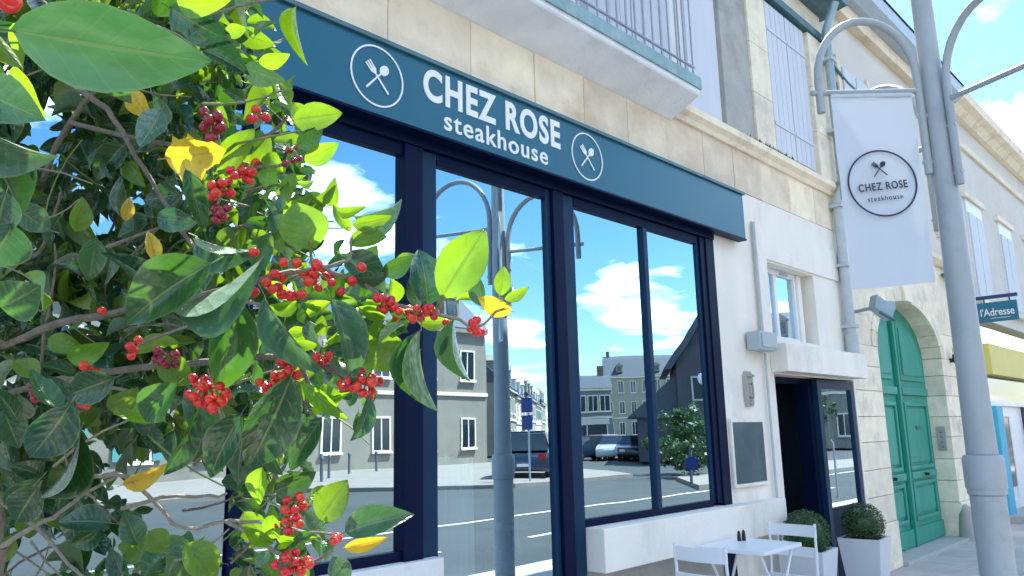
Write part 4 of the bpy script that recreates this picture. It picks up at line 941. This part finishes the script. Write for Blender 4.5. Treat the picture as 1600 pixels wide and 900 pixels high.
HERO = [
 (18,48,326,99,150,.40,'teal',8,2,.02), (-45,140,60,180,88,.46,'teal',-12,0,0), (-25,205,84,256,62,.48,'pale',35,3,.02), (-15,250,40,330,60,.5,'teal',-30,3,0),
 (258,248,350,237,72,.62,'yellow',10,5,.0), (205,142,232,185,36,.7,'yellow',25,0,0), (345,278,394,198,46,.66,'bright',-20,0,0), (393,262,424,212,32,.66,'bright',20,0,0),
 (265,12,366,72,64,.7,'blue',15,0,0), (352,52,384,44,26,.7,'bright',0,0,0), (318,80,386,108,44,.66,'blue',-25,3,0), (404,98,453,87,28,.64,'bright',30,2,0),
 (382,104,442,128,40,.68,'pale',20,0,0), (462,12,471,97,20,.60,'bright',25,3,0), (458,188,534,176,48,.62,'bright',-8,2,0), (464,230,505,200,34,.62,'dark',12,0,0),
 (476,252,529,225,36,.62,'bright',10,0,0), (440,305,462,270,28,.64,'mid',10,0,0), (490,318,526,292,20,.6,'bright',30,0,0), (430,300,412,240,34,.66,'mid',-20,0,0),
 (488,390,460,315,84,.56,'bright',4,2,0), (420,322,458,402,50,.6,'pale',-20,1,0), (306,370,402,402,36,.56,'pale',42,3,0), (548,362,520,318,24,.58,'bright',0,0,0),
 (550,352,612,340,28,.58,'bright',15,0,0), (545,380,603,366,36,.58,'bright',-25,0,0), (553,338,637,326,44,.6,'pale',38,1,.02), (536,400,606,458,54,.58,'pale',-22,1,0),
 (596,428,648,402,34,.57,'mid',18,0,0), (668,478,660,388,66,.57,'blue',15,1,0), (655,480,640,436,32,.56,'pale',20,2,0), (690,466,758,356,84,.55,'bright',-6,2,.01),
 (752,478,742,430,30,.56,'pale',-20,0,0), (782,462,788,416,30,.55,'bright',5,2,0), (788,468,828,450,20,.55,'bright',20,0,0), (800,486,746,468,34,.55,'yellow',-20,0,0),
 (710,498,724,600,30,.56,'pale',28,3,0), (657,515,664,648,18,.55,'mid',40,3,0), (570,568,657,545,52,.55,'bright',-10,2,0), (518,468,562,604,50,.54,'pale',-22,1,0),
 (413,462,492,592,46,.53,'pale',24,1,0), (330,412,186,500,92,.52,'mid',14,1,-.02), (270,478,416,424,40,.52,'pale',40,3,0), (358,462,352,622,80,.54,'mid',-12,1,0),
 (75,530,128,545,36,.66,'bright',0,0,0), (105,560,168,540,40,.66,'bright',20,0,0), (150,372,138,440,44,.66,'mid',0,0,0), (118,362,132,308,36,.64,'bright',20,0,0),
 (245,340,302,348,44,.64,'blue',0,0,0), (290,265,322,362,36,.56,'mid',-10,0,0), (245,410,232,360,26,.66,'yellow',10,0,0), (195,345,203,308,22,.66,'yellow',10,0,0),
 (455,588,388,742,90,.54,'dark',-10,0,0), (378,645,320,750,58,.56,'dark',20,0,0), (308,640,262,752,36,.57,'dark',-30,0,0), (278,600,215,662,58,.58,'mid',14,1,0),
 (112,628,46,724,78,.54,'blue',-12,0,0), (125,678,74,792,36,.56,'dark',-30,3,0), (192,758,262,730,30,.6,'yellow',28,0,0), (215,852,195,800,44,.62,'mid',10,0,0),
 (232,830,262,862,44,.62,'bright',0,0,0), (540,832,640,800,52,.52,'pale',-12,1,0), (500,812,540,752,60,.54,'bright',-10,0,0), (428,768,492,742,48,.56,'mid',20,0,0),
 (538,856,604,842,24,.54,'yellow',10,0,0), (503,652,448,738,46,.55,'dark',15,0,0), (472,598,542,658,28,.54,'bright',10,0,0), (577,618,552,698,28,.54,'pale',-20,1,0),
 (520,640,505,600,40,.58,'bright',10,0,0), (560,520,520,560,40,.6,'bright',30,0,0), (470,520,440,560,50,.62,'bright',-10,0,0), (600,520,640,500,30,.6,'mid',0,0,0),
 (405,500,380,570,44,.62,'bright',10,0,0), (430,640,470,690,60,.6,'mid',20,0,0), (470,840,440,900,44,.55,'dark',-20,0,0), (520,870,545,910,40,.53,'pale',10,0,0),
 (380,800,420,850,46,.58,'bright',20,0,0), (290,850,340,905,60,.55,'bright',-15,0,0), (410,730,400,790,36,.58,'bright',35,0,0), (0,480,60,450,80,.5,'mid',10,0,0),
 (20,350,-20,420,90,.46,'teal',-20,0,0), (10,300,-10,372,70,.46,'teal',20,0,0), (180,590,100,620,60,.62,'dark',0,0,0), (60,760,20,820,60,.6,'dark',10,0,0), (5,640,30,700,50,.6,'dark',0,0,0),
 (330,690,290,600,46,.64,'mid',0,0,0), (250,560,300,600,50,.62,'bright',0,0,0), (170,640,215,610,40,.62,'bright',20,0,0), (60,590,20,560,36,.62,'bright',20,0,0), (560,420,590,385,34,.6,'mid',10,0,0),
]
for h in HERO: leaf(*h)
BND = [(-60,380),(0,390),(100,430),(200,480),(300,480),(400,560),(500,600),(600,560),(680,470),(760,480),(850,510),(960,480)]
def bound(y):
    for (a, xa), (b, xb) in zip(BND, BND[1:]):
        if a <= y <= b: return xa+(xb-xa)*(y-a)/(b-a)
    return 400
rn = random.Random(77)
HOLES = [(70,185,45,60), (120,490,60,22), (250,740,80,50), (300,800,70,45), (60,870,50,40), (230,300,25,20), (150,330,30,25), (330,870,20,30), (165,700,30,25)]
stuffm = {}
k = 0
while k < 3600:
    py = rn.uniform(-50, 950); px = rn.uniform(-70, bound(py))
    if px > 330 and rn.random() < .5: continue
    if py > 690 and rn.random() < .55: continue
    if any(((px-hx)/rx)**2+((py-hy)/ry)**2 < 1.3 for hx, hy, rx, ry in HOLES): continue
    d = (rn.uniform(.64, .95) if px > 120 else rn.uniform(.52, .95)) if k < 125 else rn.uniform(.78, 1.25)
    ln = rn.uniform(.034, .060) if k < 125 else rn.uniform(.024, .054); ang = rn.gauss(math.pi*.6, 1.3)
    lp_ = ln*FPX/d*rn.uniform(.65, 1)
    tx, ty = px+lp_*math.cos(ang), py+lp_*math.sin(ang)
    if tx > bound(min(949, max(-59, ty)))+30: continue
    r_ = rn.random(); m = 'dark' if r_ < .40 else 'mid' if r_ < .66 else 'blue' if r_ < .80 else 'bright' if r_ < .93 else 'pale' if r_ < .99 else 'yellow'
    if k >= 125: m = rn.choice(('dark', 'dark', 'blue', 'mid', 'mid', 'mid', 'bright', 'bright'))
    v = rn.choice([0,0,1,2,3,4]); roll = rn.gauss(0, 38); wd = ln*rn.uniform(.42, .55)
    B, T = P(px, py, d), P(tx, ty, d+rn.uniform(-.03, .03)); vw = ((EYE-B).normalized()*.6+Vector((0,0,.5))+Vector((rn.gauss(0,.45), rn.gauss(0,.45), rn.gauss(0,.45)))).normalized(); mw = leaf_matrix(B, T, wd, R(roll*.5), vw)
    if k < 118: ob('leaf', lmesh(m, v), hb, mw)
    else:
        src = lmesh(m, v); q = stuffm.setdefault(m, (MB(), [])); i0 = len(q[0].v)
        q[0].v += [tuple(mw @ vv.co) for vv in src.vertices]; q[0].f += [tuple(i0+a for a in p.vertices) for p in src.polygons]
        luv = src.uv_layers[0].data; q[1].extend([tuple(luv[li].uv) for p in src.polygons for li in p.loop_indices])
    k += 1
for m, (q, uvl) in stuffm.items():
    me = bpy.data.meshes.new('inner_foliage'); me.from_pydata(q.v, [], q.f); ul = me.uv_layers.new(name='UVMap')
    for i, uvv in enumerate(uvl): ul.data[i].uv = uvv
    me.polygons.foreach_set('use_smooth', [True]*len(me.polygons)); me.materials.append(MATS['leaf_'+m])
    o = ob('inner_foliage', me, hb); o['kind'] = 'stuff'
# young leaf sprays along the berry-bearing shoots
SPRAY = [(440,345,.6,5),(520,330,.59,4),(470,470,.6,7),(520,470,.6,5),(560,470,.59,6),(605,500,.58,6),(560,540,.58,6),(500,540,.59,7),(440,520,.6,5),(400,560,.6,4),(610,430,.59,3),(640,500,.57,3),(480,640,.58,4),(560,640,.57,2),(420,700,.58,3),(470,790,.57,4),(500,830,.56,3),(430,850,.57,4),(310,870,.57,3),(770,470,.555,2),(450,280,.63,3)]
for cx, cy, d, n in SPRAY:
    a0 = rn.uniform(0, 6.28)
    for i in range(n):
        a = a0+i*2.4; ln = rn.uniform(30, 58); r0 = rn.uniform(2, 16); bx, by = cx+r0*math.cos(a), cy+r0*math.sin(a)
        leaf(bx, by, bx+ln*math.cos(a), by+ln*math.sin(a)*.8, ln*rn.uniform(.42, .6), d+rn.uniform(-.02, .03), rn.choice(('bright', 'bright', 'mid', 'bright', 'pale', 'mid')), rn.gauss(0, 28), rn.choice([0,1,2,3,4]), rn.uniform(-.015, .015))
# stems: (radius in mm, material, points px py depth)
STEMS = [
 (6, 'bark', [(-60,560,.9),(20,535,.8),(90,505,.74),(190,488,.68),(290,470,.64),(370,448,.6),(420,432,.57)]),
 (2.6, 'twig', [(420,432,.57),(460,424,.56),(505,420,.56),(545,405,.57),(550,372,.58)]), (2.2, 'twig', [(505,420,.56),(560,440,.57),(612,470,.57),(650,488,.56),(700,494,.555),(745,512,.55),(775,490,.55),(795,478,.55)]),
 (1.8, 'twig_green', [(690,466,.55),(684,480,.555),(676,492,.555)]), (1.8, 'twig_green', [(487,385,.56),(484,412,.56)]),
 (5, 'bark', [(-60,560,.9),(20,420,.85),(60,300,.8),(110,190,.76),(180,110,.74),(270,60,.72),(360,60,.7)]),
 (4, 'bark', [(60,85,.7),(110,130,.7),(165,170,.7),(200,225,.7),(240,290,.69),(285,360,.66),(320,400,.62)]),
 (3.2, 'bark', [(110,190,.76),(230,220,.7),(330,230,.68),(420,210,.66),(450,180,.64)]), (2.4, 'twig', [(330,230,.68),(400,262,.66),(450,255,.64),(480,248,.63)]),
 (5, 'bark', [(-40,640,.85),(60,600,.78),(170,580,.72),(280,570,.66),(380,560,.62),(460,560,.58),(540,590,.56),(590,600,.55)]),
 (2.4, 'twig', [(460,560,.58),(480,600,.57),(480,640,.57),(500,655,.56)]), (2.2, 'twig', [(380,560,.62),(330,600,.6),(320,640,.58)]),
 (3, 'twig', [(0,855,.62),(40,830,.61),(80,808,.6),(130,775,.62),(190,740,.62)]), (2.6, 'twig', [(110,748,.62),(150,744,.61),(195,746,.6),(245,788,.6),(285,825,.6),(360,815,.58),(420,818,.57),(480,830,.56),(520,835,.55)]),
 (2.4, 'twig', [(190,795,.62),(250,778,.61),(330,776,.6),(355,770,.6)]), (2.2, 'twig', [(120,730,.62),(140,770,.62),(155,788,.62)]), (2.6, 'twig', [(0,780,.66),(60,830,.64),(110,880,.62),(140,910,.62)]),
 (2.4, 'twig', [(355,815,.58),(430,860,.56),(480,880,.55),(520,860,.54)]), (2.2, 'twig', [(430,740,.58),(450,770,.57),(455,800,.57),(440,830,.57)]), (2.2, 'twig', [(200,610,.66),(150,600,.66),(130,590,.66),(60,610,.66)]),
 (3, 'bark', [(20,420,.85),(60,395,.78),(80,350,.75),(95,300,.74)]), (2.4, 'bark', [(60,600,.78),(70,520,.76),(85,440,.75),(85,380,.75)]), (2.2, 'twig', [(285,360,.66),(330,330,.66),(345,300,.66),(340,200,.68)]),
]
for r_, m, pts in STEMS:
    ps = [P(*p) for p in pts]; fine = []
    for i in range(len(ps)-1):
        p0, p1, p2, p3 = ps[max(i-1,0)], ps[i], ps[i+1], ps[min(i+2,len(ps)-1)]
        for t in (0, .33, .66):
            fine.append(.5*((2*p1)+(p2-p0)*t+(2*p0-5*p1+4*p2-p3)*t*t+(3*p1-p0-3*p2+p3)*t**3)+Vector((rn.uniform(-1,1), rn.uniform(-1,1), rn.uniform(-1,1)))*.0012)
    fine.append(ps[-1]); n = len(fine)
    MB().tube(fine, [r_*.00078*(1-.55*i/n) for i in range(n)], 7).build('branch', m, hb, smooth=True)
for k in range(70):      # fine side twigs
    py = rn.uniform(-20, 920); px = rn.uniform(-40, bound(py)-90); d = rn.uniform(.62, .95); a = rn.gauss(-.5, .8); ln = rn.uniform(70, 190); c1 = rn.uniform(-.5, .5)
    ps = [P(px+ln*t*math.cos(a+c1*t), py+ln*t*math.sin(a+c1*t), d-.03*t) for t in (0, .25, .5, .75, 1)]
    r0 = rn.uniform(.0009, .0020)
    MB().tube(ps, [r0*(1-.13*i) for i in range(5)], 6).build('twig', rn.choice(('twig', 'twig', 'bark', 'twig_green')), hb, smooth=True)
# main stems down to the ground
for k, (tx, ty, td) in enumerate(((-60,560,.9), (-40,640,.85), (0,855,.62), (0,780,.66))):
    e = P(tx, ty, td); b = root_pt+Vector((.03*math.cos(k*2), .03*math.sin(k*2), 0)); mid = b.lerp(e, .5)+Vector((.04*math.sin(k*3), .03, 0))
    MB().tube([b, b.lerp(mid, .5)+Vector((0,0,.06)), mid, mid.lerp(e, .6), e], [.016,.014,.012,.009,.0055], 9).build('stem', 'bark', hb, smooth=True)
# berries
ico = bmesh.new(); bmesh.ops.create_icosphere(ico, subdivisions=2, radius=1)
BME = {}
for m in ('berry', 'berry_dark'):
    me = bpy.data.meshes.new('berry'); ico.to_mesh(me); me.polygons.foreach_set('use_smooth', [True]*len(me.polygons)); me.materials.append(MATS[m]); BME[m] = me
ico.free()
def berry(px, py, d, r_=9.3, m='berry'):
    rad = r_/FPX*d*rn.uniform(.82, .98)
    ob('berry', BME[m], hb, Matrix.Translation(P(px, py, d)) @ Matrix.Rotation(rn.uniform(0, 6), 4, 'X') @ Matrix.Diagonal((rad, rad, rad*rn.uniform(.92, 1.05), 1)))
for x, y in ((443,410),(464,411),(495,413),(430,428),(416,441),(482,440),(441,460),(471,460),(397,394),(396,456),(425,452),(455,462),(565,417),(550,439),(533,455),(597,466),(606,476),(616,480),(600,484),(612,468),
             (639,484),(645,500),(658,497),(673,480),(678,495),(697,504),(667,488),(652,486),(738,504),(745,520),(752,519),(742,513),(735,514),(745,500)): berry(x, y, .553+rn.uniform(-.012, .012), rn.uniform(8.6, 10.6) if x < 570 else rn.uniform(7.2, 8.6))
STALKS = MB()
def cluster(cx, cy, rx, ry, n, d, r_, m='berry'):
    pts = []; tr = 0
    while len(pts) < n and tr < 4000:
        tr += 1; a, b = rn.gauss(0, .5), rn.gauss(0, .5)
        if a*a+b*b > 1: continue
        p = Vector((cx+a*rx, cy+b*ry, rn.uniform(-.018, .018)))
        if any((p.xy-q.xy).length < r_*1.45 and abs(p.z-q.z) < .009 for q in pts): continue
        pts.append(p)
    cc = P(cx, cy-ry*.3, d)
    for p in pts:
        berry(p.x, p.y, d+p.z, r_*rn.uniform(.88, 1.1), m); STALKS.tube([cc, cc.lerp(P(p.x, p.y, d+p.z), .5)+Vector((0,0,.002)), P(p.x, p.y, d+p.z)], .0007, 4)
for c_ in ((325,612,36,28,24,.56,9.2,'berry'), (455,580,22,22,9,.555,9,'berry'), (575,600,26,22,12,.55,8.6,'berry'), (540,598,12,10,4,.55,8,'berry'), (330,195,26,26,9,.66,9,'berry_dark'), (402,182,16,12,5,.65,8,'berry'),
           (393,268,18,16,7,.65,8,'berry'), (343,300,20,14,6,.62,9,'berry'), (348,335,18,16,6,.62,9,'berry_dark'), (455,240,22,26,8,.63,6,'berry_dark'), (462,790,18,24,9,.555,8.6,'berry'), (526,848,6,18,3,.54,9,'berry'),
           (460,880,32,22,16,.54,8.6,'berry'), (260,562,34,16,9,.62,8.6,'berry_dark'), (140,578,14,10,5,.66,8,'berry'), (60,612,20,14,7,.66,8,'berry_dark'), (130,628,16,10,5,.66,8,'berry'), (210,545,10,20,4,.6,8.5,'berry'),
           (435,585,16,12,4,.56,9,'berry'), (160,485,6,4,1,.66,8,'berry'), (485,380,3,3,1,.55,8,'berry')): cluster(*c_)
for c_ in ((480,432,60,26,12,.565,8.2,'berry'), (655,492,40,12,8,.56,7.4,'berry'), (600,475,20,12,5,.56,8,'berry'), (420,600,20,14,6,.57,8.4,'berry'), (450,820,20,14,6,.56,8.2,'berry'), (365,275,14,16,5,.64,8,'berry'), (500,560,16,12,5,.57,8,'berry')): cluster(*c_)
STALKS.build('berry_stalks', 'twig_green', hb)['kind'] = 'stuff'
berry(14, 2, .34, 20)
